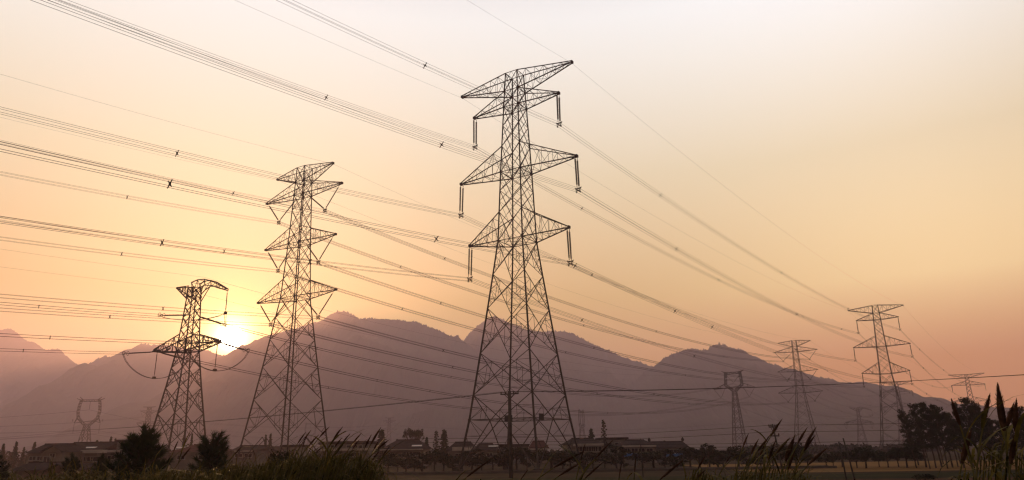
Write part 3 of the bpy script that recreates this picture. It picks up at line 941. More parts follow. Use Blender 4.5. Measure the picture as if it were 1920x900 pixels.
# far lines
ci = local((-244.6, 420), R(8), (0, 0, 28.4))
for sx, z in ((-6.9, 16.5), (0, 28.2), (6.9, 16.5)):
    w_ = {-6.9: 'left', 0: 'centre', 6.9: 'right'}[sx]
    a = local((-244.6, 420), R(8), (sx, 0, z)); e = local((-222, 800), R(-6), (sx, 0, z))
    single('far_conductor', f'faint conductor leaving the frame left of the rounded cat-head pylon, {w_} string', a, a + Vector((-210, -20, -1)), 5, .06, n=24)
    single('far_conductor', f'faint conductor from the {w_} string of the rounded cat-head pylon into the haze', a, e, 8, .06, n=24)
for s in (-1, 1):
    for zz, L in ((35.6, 5.4), (25.0, 6.5)):
        w_ = SIDE[s] + (' upper' if zz > 30 else ' lower')
        a = local((-325, 650), R(-4), (s * L, 0, zz)); e = local((-136.6, 800), R(5), (s * L * .86, 0, zz * .86))
        single('far_conductor', f'very faint conductor between the two far V-insulator pylons, {w_} string', a, e, 6, .06, n=24)
        single('far_conductor', f'very faint conductor going left from the far pylon, {w_} string', a, a + Vector((-300, -60, -2)), 7, .06, n=24)
        single('far_conductor', f'very faint conductor going right over the houses, {w_} string', e, e + Vector((420, 40, 0)), 9, .06, n=24)


# ---------------------------------------------------------------- service poles
def service_pole(label, base_, top, r0, r1, arm=1.9, arm_dir=(1, -.45, 0), second=False):
    root = thing('service_pole', label, 'utility pole', base_, 0, 'service poles in the fields')
    t = Vector(top) - Vector(base_)
    b = MB(); b.tube([Vector((0, 0, -.3)), t * .5, t], [r0, (r0 + r1) / 2, r1], 10); b.build('pole_shaft', M['concrete'], root, True)
    a = Vector(arm_dir).normalized()
    levels = [0.28] + ([1.1] if second else [])
    if not arm: levels = []
    for dz in levels:
        c = t * (1 - dz / t.length)
        b = MB(); b.bar(c - a * arm / 2, c + a * arm / 2, 0.11, 0.11)
        if dz < .5:
            for s in (-1, 1): b.bar(c + a * s * arm * .3, c - Vector((0, 0, .55)), 0.05)
        b.build('pole_crossarm', M['plate'], root)
        for q in (-.94, -.46, .46, .94) if dz < .5 else (-.9, .9):
            p = c + a * (q * arm / 2)
            b = MB(); b.tube([p, p + Vector((0, 0, .08)), p + Vector((0, 0, .12)), p + Vector((0, 0, .2)), p + Vector((0, 0, .24))], [.04, .045, .09, .075, .03], 8); b.build('pin_insulator', M['insul'], root)
    return root


p1 = (-0.42, 70, 0)
service_pole('dark service pole with one crossarm standing before the tallest pylon', p1, (-0.47, 70, 7.95), 0.20, 0.15)
service_pole('leaning service pole behind the reed clump right of the cat-head pylon', (24.95, 70, 0), (24.45, 70, 4.5), 0.10, 0.07, 0.8, (1, 0, 0), True)
service_pole('thin leaning pole at the edge of the green strip', (23.45, 52, 0), (23.0, 52, 2.95), 0.06, 0.045, 0)
service_pole('short upright pole just left of the thin leaning pole', (24.6, 56, 0), (24.4, 56, 2.75), 0.06, 0.05, 0)
service_pole('thin dark pole in front of the houses right of the tallest pylon', (11.2, 66, 0), (11.15, 66, 3.3), 0.05, 0.04, 0)
av = Vector((1, -.45, 0)).normalized()
for q, nm in ((-.94, 'outer left'), (.46, 'inner right'), (.94, 'outer right')):
    a = Vector((-.47, 70, 7.95 - .05)) + av * (q * .95)
    off = av * (q * .95)
    single('service_wire', f'dark service wire rising to the right from the {nm} pin of the service pole', a, Vector((58, 43.5, 7.9)) + off, .75, .015)
    single('service_wire', f'dark service wire running left from the {nm} pin of the service pole', a, Vector((-131, 180, 8.35)) + off * 1.6, 1.0, .016)
for dz, nm in ((.05, 'upper'), (-.55, 'lower')):
    a = Vector((24.45, 70, 4.35 + dz))
    single('service_wire', f'{nm} service wire leaving the leaning pole to the left', a, Vector((-12, 86, 3.9 + dz * .7)), .35, .016)
    single('service_wire', f'{nm} service wire leaving the leaning pole to the right', a, Vector((70, 66, 5.6 + dz)), .5, .016)
for dz, nm in ((0, 'upper'), (-.3, 'lower')):
    single('service_wire', f'{nm} low wire stretched before the small tree row', Vector((-5, 74, 3.1 + dz)), Vector((24.2, 55, 2.72 + dz * .8)), .12, .014)
    single('service_wire', f'{nm} low wire stretched before the grove', Vector((24.2, 55, 2.72 + dz * .8)), Vector((60, 52, 3.0 + dz)), .12, .014)


# ---------------------------------------------------------------- houses
def window(root, x, z, w, h, y=0.0):
    b = MB()
    for (xa, xb, za, zb) in ((x - w / 2, x + w / 2, z, z + .08), (x - w / 2, x + w / 2, z + h - .08, z + h), (x - w / 2, x - w / 2 + .08, z + .08, z + h - .08), (x + w / 2 - .08, x + w / 2, z + .08, z + h - .08), (x - .03, x + .03, z + .08, z + h - .08)):
        b.box(xa, xb, y - .07, y + .02, za, zb)
    o = b.build('window', M['frame'], root)
    b = MB(); b.box(x - w / 2 + .08, x + w / 2 - .08, y - .035, y - .004, z + .08, z + h - .08); b.build('pane', M['glass'], o)


def house(label, cx, Y, w, dep, eave, ridge, style='hip', wallm='wall', roofm='roof', wins=(), doors=(), parapet=None, rz=0.0, chimney=None, finials=False, skylight=None, upper=None, cat='house'):
    """front wall on local y = 0, facing the camera"""
    root = thing('house', label, cat, (cx, Y, 0), rz, 'village houses behind the fields')
    b = MB(); b.box(-w / 2, w / 2, 0, dep, -.1, eave); b.build('wall', M[wallm], root)
    o_ = .45
    b = MB()
    X0, X1, Y0, Y1 = -w / 2 - o_, w / 2 + o_, -o_, dep + o_
    ym = dep / 2
    z0 = eave + .004
    if style == 'flat':
        b.box(X0 + .2, X1 - .2, Y0 + .2, Y1 - .2, z0, ridge)
    else:
        ins = 0.0 if style == 'gable' else min(w * .28, dep * .55)
        if style == 'gablefront':
            r0, r1 = Vector((0, Y0, ridge)), Vector((0, Y1, ridge))
            c = [Vector((X0, Y0, z0)), Vector((X1, Y0, z0)), Vector((X1, Y1, z0)), Vector((X0, Y1, z0))]
            b.face(c[0], r0, r1, c[3]); b.face(c[1], c[2], r1, r0); b.face(c[0], c[3], c[2], c[1])
            b.face(c[2], c[3], r1)
            g = MB(); g.face((-w / 2, .002, eave), (w / 2, .002, eave), (0, .002, ridge - .12)); g.face((-w / 2, .06, eave), (0, .06, ridge - .12), (w / 2, .06, eave)); g.build('gable_wall', M[wallm], root)
        else:
            r0, r1 = Vector((X0 + ins, ym, ridge)), Vector((X1 - ins, ym, ridge))
            c = [Vector((X0, Y0, z0)), Vector((X1, Y0, z0)), Vector((X1, Y1, z0)), Vector((X0, Y1, z0))]
            b.face(c[0], c[1], r1, r0); b.face(c[2], c[3], r0, r1); b.face(c[1], c[2], r1); b.face(c[3], c[0], r0); b.face(c[0], c[3], c[2], c[1])
            b.bar(r0, r1, .22)
    rf = b.build('roof', M[roofm], root)
    if chimney:
        x, hh = chimney
        b = MB(); b.box(x - .35, x + .35, ym - .35, ym + .35, ridge - .5, ridge + hh); b.build('chimney', M['wall3'], rf)
    if finials:
        for x in (X0 + (0 if style == 'gable' else ins), X1 - (0 if style == 'gable' else ins)):
            b = MB(); b.tube([(x, ym, ridge), (x, ym, ridge + .4), (x, ym, ridge + .8)], [.18, .3, .05], 6); b.build('finial', M['roof'], rf)
    if skylight:
        x, t = skylight
        za = eave + (ridge - eave) * t; ya = Y0 + (ym - Y0) * t; zb = eave + (ridge - eave) * (t + .14); yb = Y0 + (ym - Y0) * (t + .14)
        b = MB(); b.face((x - .9, ya - .05, za + .05), (x + .9, ya - .05, za + .05), (x + .9, yb - .05, zb + .05), (x - .9, yb - .05, zb + .05)); b.build('skylight', M['skylight'], rf)
    if parapet:
        x0, x1, z, hh = parapet
        b = MB(); b.box(x0, x1, -1.3, -.003, z, z + hh); b.build('terrace_parapet', M['band'], root)
    for (x, z, ww, hh) in wins: window(root, x, z, ww, hh)
    for (x, ww, hh) in doors:
        b = MB(); b.box(x - ww / 2, x + ww / 2, -.05, .02, 0, hh); d_ = b.build('door', M['door'], root)
    return root


def hx(px, py, Y):
    p = at(px, py, Y); return p.x, p.z


def house_px(label, x0, x1, ytop, yeave, Y, dep, style, **kw):
    ym_ = (ytop + yeave) / 2
    xa, _ = hx(x0, yeave, Y); xb, ze = hx(x1, yeave, Y)
    _, zr = hx((x0 + x1) / 2, ytop, Y + (0 if style == 'gablefront' else dep / 2))
    w = xb - xa
    ze = hx((x0 + x1) / 2, yeave, Y)[1]
    ws = kw.pop('winpx', ())
    wl = []
    for (px, pa, pb, ww) in ws:
        X, zt = hx(px, pa, Y); _, zb = hx(px, pb, Y)
        wl.append((X - (xa + xb) / 2, max(zb, .4), ww, zt - max(zb, .4)))
    pp = kw.pop('parapx', None)
    if pp:
        a_, zt = hx(pp[0], pp[2], Y - 1); c_, zb = hx(pp[1], pp[3], Y - 1)
        kw['parapet'] = (a_ - (xa + xb) / 2, c_ - (xa + xb) / 2, hx((pp[0] + pp[1]) / 2, pp[3], Y)[1], hx((pp[0] + pp[1]) / 2, pp[2], Y)[1] - hx((pp[0] + pp[1]) / 2, pp[3], Y)[1])
    return house(label, (xa + xb) / 2, Y, w, dep, ze, max(zr, ze + .4), style, wins=wl, **kw)


house_px('low cream farmhouse with a dark tiled gable at the far left', 52, 98, 833, 850, 112, 9, 'gable', winpx=((62, 855, 864, 1.1), (76, 855, 864, 1.0), (92, 855, 863, 1.0)), doors=((-.4, .9, 2.0),))
house_px('cream gabled house end with a small high window on the left', 80, 116, 835, 848, 110, 12, 'gablefront', winpx=((99, 850, 859, .9), (89, 855, 867, 1.1)))
house_px('long dark-roofed house with a pale terrace parapet on the left', 106, 183, 830, 846, 116, 10, 'gable', parapx=(113, 194, 844, 850), winpx=((152, 856, 866, 2.0), (164, 856, 866, 1.2), (175, 856, 866, 2.4)), skylight=(1.2, .3))
house_px('narrow continuation house right of the pale parapet on the left', 184, 220, 834, 846, 118, 9, 'gable', parapx=(194, 219, 844, 848), winpx=((191, 856, 864, 1.0), (209, 854, 862, 1.2)), roofm='roofred', wallm='wall2')
house_px('square flat-topped house block left of the big pine', 220, 248, 827, 829, 118, 8, 'flat', wallm='wall2', winpx=((229, 843, 856, .8),))
house_px('low dark-roofed shed before the left houses', 27, 80, 868, 882, 84, 6, 'gable', wallm='wall3')
house_px('small gable-fronted shed before the long dark-roofed house', 94, 122, 870, 882, 82, 7, 'gablefront', wallm='wall3')
house_px('red-roofed house glimpsed between the legs of the angle pylon', 322, 400, 834, 847, 128, 10, 'hip', roofm='roofred', winpx=((340, 853, 862, 1.4), (380, 853, 862, 1.4)), skylight=(-3.5, .55))
house_px('low dark-roofed house behind the left legs of the V-string pylon', 436, 482, 836, 845, 132, 9, 'gable', wallm='wall2', winpx=((448, 850, 858, 1.4), (466, 850, 858, 1.4)), parapx=(440, 470, 845, 847))
house_px('grey house with a small bright roof light behind the V-string pylon', 486, 524, 838, 846, 138, 10, 'hip', wallm='wall2', winpx=((496, 850, 858, 1.4), (512, 850, 858, 1.4)), skylight=(-2.0, .4))
house_px('narrow flat-topped house right of the V-string pylon legs', 528, 556, 836, 838, 140, 8, 'flat', wallm='wall', winpx=((537, 844, 852, 1.2), (548, 844, 852, 1.2)))
house_px('flat-roofed house with an upper storey behind the left reed plumes', 600, 690, 828, 833, 140, 10, 'flat', wallm='wall2', parapx=(590, 702, 841, 845), winpx=((620, 834, 840, 1.6), (660, 834, 840, 2.2), (673, 834, 842, 1.4), (665, 848, 856, 2.0)))
house_px('hip-roofed house with arched windows behind the small trees', 718, 794, 825, 842, 130, 11, 'hip', parapx=(712, 792, 842, 844), winpx=((762, 847, 857, 1.2), (774, 847, 857, 1.6), (784, 847, 855, 1.0), (730, 850, 862, 1.4)), skylight=(2.2, .25))
house_px('grey house with a pale terrace left of the tallest pylon', 840, 890, 829, 844, 138, 9, 'hip', wallm='wall2', parapx=(848, 892, 838, 845), winpx=((860, 850, 858, 1.4), (880, 850, 858, 1.4)))
house_px('dark gabled house seen through the left legs of the tallest pylon', 888, 930, 832, 844, 134, 9, 'hip', wallm='wall2', winpx=((900, 849, 857, 1.2), (918, 849, 857, 1.2)), skylight=(1.5, .5))
house_px('low house behind the service pole', 930, 990, 833, 838, 142, 9, 'flat', wallm='wall2', winpx=((945, 845, 853, 1.4), (975, 845, 853, 1.4)))
house_px('red hip-roofed house seen through the right legs of the tallest pylon', 996, 1026, 827, 841, 140, 9, 'hip', roofm='roofred', parapx=(985, 1030, 841, 843), winpx=((1010, 846, 854, 1.3),))
house_px('cream house with a big dark roof and long balcony, right of the tallest pylon', 1062, 1130, 822, 833, 128, 11, 'hip', parapx=(1075, 1132, 832, 836), winpx=((1086, 837, 847, 1.2), (1100, 837, 847, 1.6), (1112, 837, 847, 1.6), (1122, 837, 847, 1.2)), chimney=(0, .1))
house_px('tall flat-roofed block behind the slender conifer', 1128, 1176, 821, 824, 148, 10, 'flat', wallm='wall2', winpx=((1140, 829, 838, 1.6), (1160, 829, 838, 1.6)))
house_px('dark-roofed house with pale parapet beside the blue shed', 1168, 1230, 825, 836, 132, 10, 'hip', parapx=(1168, 1230, 835, 838), winpx=((1176, 840, 848, 1.0), (1190, 840, 848, 1.2), (1203, 840, 848, 1.2), (1218, 840, 848, 1.2)))
house_px('house with horned ridge ends at the right end of the village', 1232, 1288, 828, 839, 136, 10, 'gable', wallm='wall2', winpx=((1262, 842, 850, 1.6), (1275, 842, 850, 1.2)), finials=True)
house_px('low shed with a blue sheet roof before the dark-roofed house', 1172, 1196, 851, 856, 112, 5, 'flat', roofm='bluesheet', wallm='wall2', cat='shed')
house_px('low shed with a blue sheet roof at the right end of the village', 1262, 1277, 851, 856, 112, 5, 'flat', roofm='bluesheet', wallm='wall2', cat='shed')


# ---------------------------------------------------------------- trees
def leaf_clump(b, c, r, n, size, rnd, flat=1.0):
    for _ in range(n):
        v = Vector((rnd.gauss(0, 1), rnd.gauss(0, 1), rnd.gauss(0, 1) * flat)); v.normalize()
        p = Vector(c) + Vector((v.x * r[0], v.y * r[1], v.z * r[2])) * rnd.uniform(.25, 1.0) ** .6
        a = Vector((rnd.uniform(-1, 1), rnd.uniform(-1, 1), rnd.uniform(-1, 1))).normalized()
        s_ = a.orthogonal().normalized(); t_ = a.cross(s_)
        k = size * rnd.uniform(.6, 1.4)
        b.face(p - s_ * k * .5, p + t_ * k * .35, p + s_ * k * .5, p - t_ * k * .35)


def tree_meshes(kind, seed):
    """unit tree: height 1, meshes for trunk and crown"""
    rnd = random.Random(seed)
    t, c = MB(), MB()
    if kind == 'round':
        t.tube([(0, 0, -.02), (.01, 0, .2), (0, .01, .45), (.02, 0, .75)], [.03, .024, .018, .006], 6)
        for i in range(11):
            a = rnd.uniform(0, 6.28); z0 = rnd.uniform(.26, .5)
            e = Vector((math.cos(a) * rnd.uniform(.15, .32), math.sin(a) * rnd.uniform(.15, .32), z0 + rnd.uniform(.1, .35)))
            t.tube([(0, 0, z0), e * .5 + Vector((0, 0, z0 * .55)), e], [.011, .007, .003], 4)
            leaf_clump(c, e, (.15, .15, .12), 85, .055, rnd)
        for i in range(9):
            a = rnd.uniform(0, 6.28); r = rnd.uniform(.05, .26)
            leaf_clump(c, (math.cos(a) * r, math.sin(a) * r, rnd.uniform(.4, .9)), (.13, .13, .11), 70, .055, rnd)
    elif kind == 'oval':
        t.tube([(0, 0, -.02), (.015, 0, .2), (-.01, .01, .5), (.02, 0, .9)], [.028, .022, .016, .004], 6)
        for i in range(24):
            z0 = .2 + .72 * (i + rnd.random()) / 24; a = rnd.uniform(0, 6.28); w = (.30 * math.sin(math.pi * min(1, (z0 - .1) / .95)) ** .8) * rnd.uniform(.4, 1.15)
            e = Vector((math.cos(a) * w, math.sin(a) * w, z0))
            t.tube([(0, 0, z0 - .08), e], [.008, .003], 4)
            leaf_clump(c, e, (.10, .10, .075), 60, .05, rnd)
    elif kind == 'tall':
        t.tube([(0, 0, -.01), (.01, 0, .2), (.0, .01, .5), (-.02, .0, .93)], [.017, .014, .010, .003], 6)
        for i in range(26):
            z0 = .30 + .66 * (i + rnd.random()) / 26; a = rnd.uniform(0, 6.28)
            w = .155 * (1.0 - max(0, z0 - .42) * 1.35) * rnd.uniform(.4, 1.25)
            e = Vector((math.cos(a) * w, math.sin(a) * w, z0 + rnd.uniform(.02, .08)))
            t.tube([(0, 0, z0 - .02), e], [.006, .002], 4)
            leaf_clump(c, e, (.055, .055, .04), rnd.randint(60, 110), .021, rnd)
            leaf_clump(c, e * .6 + Vector((0, 0, z0 * .4)), (.045, .045, .035), 34, .021, rnd)
    elif kind == 'conifer':
        t.tube([(0, 0, -.01), (0, 0, .5), (0, 0, 1)], [.02, .012, .002], 6)
        for i in range(60):
            z0 = .08 + .9 * i / 60; a = i * 2.4 + rnd.uniform(-.3, .3); w = (.19 * (1 - z0) ** .8 + .012) * rnd.uniform(.7, 1.15)
            e = Vector((math.cos(a) * w, math.sin(a) * w, z0 - .02))
            for q in range(3):
                leaf_clump(c, Vector((0, 0, z0)).lerp(e, .35 + .32 * q), (.035, .035, .02), 16, .035, rnd)
    elif kind == 'spire':
        t.tube([(0, 0, -.01), (0, 0, .5), (0, 0, 1)], [.02, .015, .004], 6)
        for i in range(50):
            z0 = .12 + .86 * i / 50; a = i * 2.4; w = (.06 * (1 - z0) ** .6 + .012) * rnd.uniform(.6, 1.3)
            leaf_clump(c, (math.cos(a) * w, math.sin(a) * w, z0), (.022, .022, .02), 16, .03, rnd)
    elif kind == 'bare':
        t.tube([(0, 0, -.02), (0, 0, .3)], [.03, .022], 6)

        def grow(p, d, L, r, lev):
            q = p + d * L
            t.tube([p, q], [r, r * .6], 4)
            if lev == 0:
                leaf_clump(c, q, (.035, .035, .035), 5, .025, rnd); return
            for _ in range(rnd.randint(3, 4)):
                nd = (d + Vector((rnd.uniform(-.65, .65), rnd.uniform(-.65, .65), rnd.uniform(-.1, .5)))).normalized()
                grow(q, nd, L * rnd.uniform(.6, .85), r * .6, lev - 1)
        for _ in range(5):
            grow(Vector((0, 0, .22)), Vector((rnd.uniform(-.6, .6), rnd.uniform(-.6, .6), 1)).normalized(), .22, .016, 4)
    elif kind == 'pine':
        t.tube([(0, 0, -.02), (.02, 0, .3), (-.01, .02, .6), (.0, 0, .9)], [.035, .028, .018, .008], 7)
        tips = [Vector((0, 0, .95))]
        for i in range(58):
            z0 = .08 + .76 * (i + rnd.random()) / 58; a = i * 2.4 + rnd.uniform(-.4, .4)
            w = .36 * (1 - z0 * .78) * rnd.uniform(.6, 1.05)
            e = Vector((math.cos(a) * w, math.sin(a) * w, z0 + rnd.uniform(.04, .14)))
            mid = Vector((math.cos(a) * w * .55, math.sin(a) * w * .55, z0 + .01))
            t.tube([(0, 0, z0 - .03), mid, e], [.011, .008, .005], 4)
            tips += [e, mid + Vector((rnd.uniform(-.05, .05), rnd.uniform(-.05, .05), .07))]
        for p in tips:
            ax = (p - Vector((0, 0, p.z - .16))).normalized()
            for q in range(95):
                d = (ax * 1.1 + Vector((rnd.gauss(0, .6), rnd.gauss(0, .6), rnd.gauss(0, .55)))).normalized()
                st = p - ax * rnd.uniform(0, .09); L = rnd.uniform(.05, .085)
                s_ = d.orthogonal().normalized() * .0042
                c.face(st - s_, st + s_, st + d * L)
    return t, c


PROTO = {}


def tree_proto(kind, v, bark, leaf):
    key = (kind, v, leaf)
    if key not in PROTO:
        t, c = tree_meshes(kind, hash_(kind) + v * 17)
        PROTO[key] = (t.mesh('trunk', M[bark]), c.mesh('crown', M[leaf]))
    return PROTO[key]


def hash_(s):
    return sum(ord(ch) * (i + 3) for i, ch in enumerate(s))


def tree(name, label, kind, v, loc, h, wx=1.0, leaf='leaf', group=None, lean=(0, 0), cat='tree'):
    me = tree_proto(kind, v, 'bark', leaf)
    o = thing(name, label, cat, loc, random.uniform(0, 6.28) if not any(lean) else 0, group)
    o.scale = (h * wx, h * wx, h)
    if any(lean): o.rotation_euler = (lean[1], lean[0], 0)
    link('trunk', me[0], o); link('crown', me[1], o)
    return o


def tree_px(name, label, kind, v, px, ytop, Y, wpx=None, unit_w=.6, **kw):
    top = at(px, ytop, Y)
    h = top.z
    wx = 1.0
    if wpx: wx = (wpx / FPX * Y * 1.0) / (h * unit_w)
    return tree(name, label, kind, v, (top.x, Y, 0), h, wx, **kw)


# grove on the right
grove = [(1697, 764, 80), (1713, 755, 82), (1722, 772, 77), (1731, 762, 79), (1741, 759, 83), (1752, 768, 77), (1762, 772, 80), (1774, 768, 82), (1786, 775, 78), (1799, 758, 80), (1811, 751, 83), (1822, 754, 79), (1836, 757, 82), (1849, 772, 78), (1861, 786, 80), (1873, 792, 82), (1886, 794, 79), (1898, 782, 81), (1914, 757, 78), (1930, 760, 80),
         (1703, 775, 90), (1747, 774, 94), (1780, 770, 92), (1793, 766, 94), (1830, 763, 95), (1843, 768, 90), (1880, 797, 92), (1909, 775, 90)]
grove.sort()
for i, (px, yt, Y) in enumerate(grove):
    tree_px('grove_tree', f'tall thin-trunked tree, {ORD[i]} from the left in the dark grove', 'tall', i % 4, px + 4, yt - (i * 53 % 17) + 8, Y, 19 + 4 * (i % 3), .26, leaf='leafdk', group='tall trees in the grove', lean=(R(-4 + (i * 37 % 5) - 2.5), 0))
# small round trees before the grove and towards the middle
row = [(1471, 832, 84, 26), (1488, 828, 82, 30), (1511, 846, 86, 24), (1546, 848, 88, 22), (1560, 852, 90, 16), (1575, 843, 88, 28), (1602, 842, 84, 24), (1618, 836, 82, 34), (1645, 850, 86, 18), (1660, 842, 84, 26), (1679, 838, 85, 22), (1694, 834, 82, 34), (1712, 842, 86, 24)]
for i, (px, yt, Y, w) in enumerate(row):
    tree_px('orchard_tree', f'small round tree, {ORD[i]} from the left in the row beside the grove', 'round', i % 3, px, yt - 1, Y, w * 1.15, .62, leaf='leafdk', group='small round trees before the grove')
mid = [(733, 857, 92, 30), (750, 862, 90, 22), (764, 852, 96, 24), (778, 860, 94, 20), (793, 845, 92, 34), (814, 846, 98, 26), (830, 850, 96, 24), (846, 856, 94, 24), (862, 848, 98, 28), (888, 850, 100, 30), (906, 858, 96, 22), (926, 852, 100, 26), (946, 846, 100, 30), (968, 842, 98, 30), (986, 850, 96, 24), (1008, 848, 100, 28), (1030, 844, 98, 32), (1050, 846, 100, 28), (1072, 850, 96, 26), (1092, 852, 100, 26), (1112, 846, 102, 26), (1134, 850, 98, 24), (1154, 842, 96, 32)]
for i, (px, yt, Y, w) in enumerate(mid):
    tree_px('village_tree', f'dark bushy tree, {ORD[i]} from the left before the village houses', ['round', 'round', 'oval', 'round', 'oval'][i % 5], (i + 1) % 3, px + (i * 37 % 9) - 4, yt - 4 + (i * 29 % 13) - 6, Y, w * (1.1 + (i * 17 % 7) * .09), .62, leaf='leafdk', group='bushy trees before the village')
mid2 = [(1172, 858, 94, 24), (1206, 852, 96, 30), (1226, 846, 96, 32), (1246, 842, 94, 26), (1268, 852, 92, 26), (1290, 842, 92, 34), (1306, 838, 92, 30), (1324, 832, 90, 34), (1340, 840, 92, 32), (1358, 852, 94, 24), (1384, 840, 90, 36), (1400, 850, 92, 26), (1425, 850, 92, 26), (1446, 848, 90, 28)]
for i, (px, yt, Y, w) in enumerate(mid2):
    tree_px('field_tree', f'dark bushy tree, {ORD[i]} from the left, right of the blue sheds', ['oval', 'round', 'round', 'oval'][i % 4], i % 3, px + (i * 37 % 9) - 4, yt - 4 + (i * 29 % 13) - 6, Y, w * (1.1 + (i * 17 % 7) * .09), .62, leaf='leafdk', group='bushy trees right of the blue sheds')
# conifers, spires and the bare tree behind the houses
con = [(8, 830, 150, 14, 'conifer', 'dark conifer at the far left edge behind the farmhouse'), (32, 826, 150, 14, 'conifer', 'pointed conifer behind the low cream farmhouse'), (46, 837, 152, 10, 'conifer', 'short conifer right of the pointed one behind the farmhouse'),
       (66, 827, 150, 14, 'conifer', 'bushy conifer rising behind the farmhouse roof'), (188, 823, 160, 16, 'round', 'round tree behind the red roof left of the big pine'), (209, 817, 156, 12, 'conifer', 'taller conifer left of the flat-topped block'), (217, 820, 158, 10, 'conifer', 'shorter conifer touching the flat-topped block'),
       (347, 807, 170, 10, 'conifer', 'pointed conifer behind the red-roofed house, left one'), (361, 811, 168, 9, 'conifer', 'pointed conifer behind the red-roofed house, right one'), (499, 813, 170, 10, 'conifer', 'left cypress of the pair behind the V-string pylon legs'), (508, 811, 166, 12, 'conifer', 'right cypress of the pair behind the V-string pylon legs'),
       (716, 804, 140, 30, 'conifer', 'broad dark conifer right of the left reed plumes'), (800, 818, 146, 16, 'conifer', 'short conifer right of the bare tree'), (818, 807, 146, 12, 'spire', 'slim spire tree left of the broad village conifer'), (833, 804, 142, 26, 'conifer', 'broad village conifer left of the grey terrace house'), (745, 822, 136, 16, 'conifer', 'narrow conifer against the hip-roofed house'),
       (1108, 802, 150, 22, 'conifer', 'conifer rising behind the big dark roof'), (1131, 786, 146, 12, 'spire', 'tall slender spire conifer over the village roofs'), (1246, 825, 150, 8, 'spire', 'thin spire tree behind the horned roof')]
for i, (px, yt, Y, w, k, lab) in enumerate(con):
    tree_px({'conifer': 'conifer', 'round': 'broad_tree', 'spire': 'spire_tree'}[k], lab, k, i % 3, px, yt, Y, w, {'conifer': .36, 'round': .62, 'spire': .14}[k], leaf='conif')
tree_px('bare_tree', 'nearly bare spreading tree behind the hip-roofed house', 'bare', 0, 776, 795, 146, 40, .9, leaf='leafdk')
# near pines and dark trees on the left
tree_px('pine_tree', 'big dark pine with tufted branches before the angle pylon', 'pine', 0, 272, 793, 24, 96, .42, leaf='needle')
tree_px('pine_tree', 'smaller dark pine between the angle pylon and the V-string pylon', 'pine', 1, 402, 804, 26, 78, .42, leaf='needle')
tree_px('young_pine', 'short dark pine before the pale parapet', 'pine', 2, 137, 848, 34, 36, .45, leaf='needle')
tree_px('young_pine', 'short dark pine left of the big pine', 'pine', 0, 194, 848, 32, 36, .45, leaf='needle')
tree_px('dark_tree', 'dark round tree at the left edge of the frame', 'round', 1, 2, 850, 40, 40, .62, leaf='leafdk')
tree_px('dark_bush', 'dark bush below the V-string pylon between reeds', 'round', 2, 530, 826, 30, 40, .62, leaf='leafdk', cat='bush')
tree_px('dark_bush', 'small dark bush on the path at the right', 'round', 0, 1733, 886, 50, 30, .62, leaf='leafdk', cat='bush')

# far tree belt that reads as one mass
rnd = random.Random(5)
b = MB()
for i in range(230):
    px = rnd.uniform(1395, 1760); Y = rnd.uniform(230, 300)
    p = at(px, rnd.uniform(838, 850), Y)
    for q in range(4):
        leaf_clump(b, (p.x, Y, p.z * rnd.uniform(.25, .9)), (2.6, 2, 1.6), 28, .9, rnd)
struct(b.build('far_treeline', M['leafdk']), 'stuff')
b = MB()
for i in range(260):
    px = rnd.uniform(-20, 1300); Y = rnd.uniform(190, 260)
    p = at(px, rnd.uniform(842, 856), Y)
    for q in range(3):
        leaf_clump(b, (p.x, Y, max(.5, p.z * rnd.uniform(.25, .9))), (2.2, 2, 1.3), 24, .8, rnd)
struct(b.build('far_treeline', M['leafdk']), 'stuff')

# ---------------------------------------------------------------- reeds
rr_ = random.Random(11)


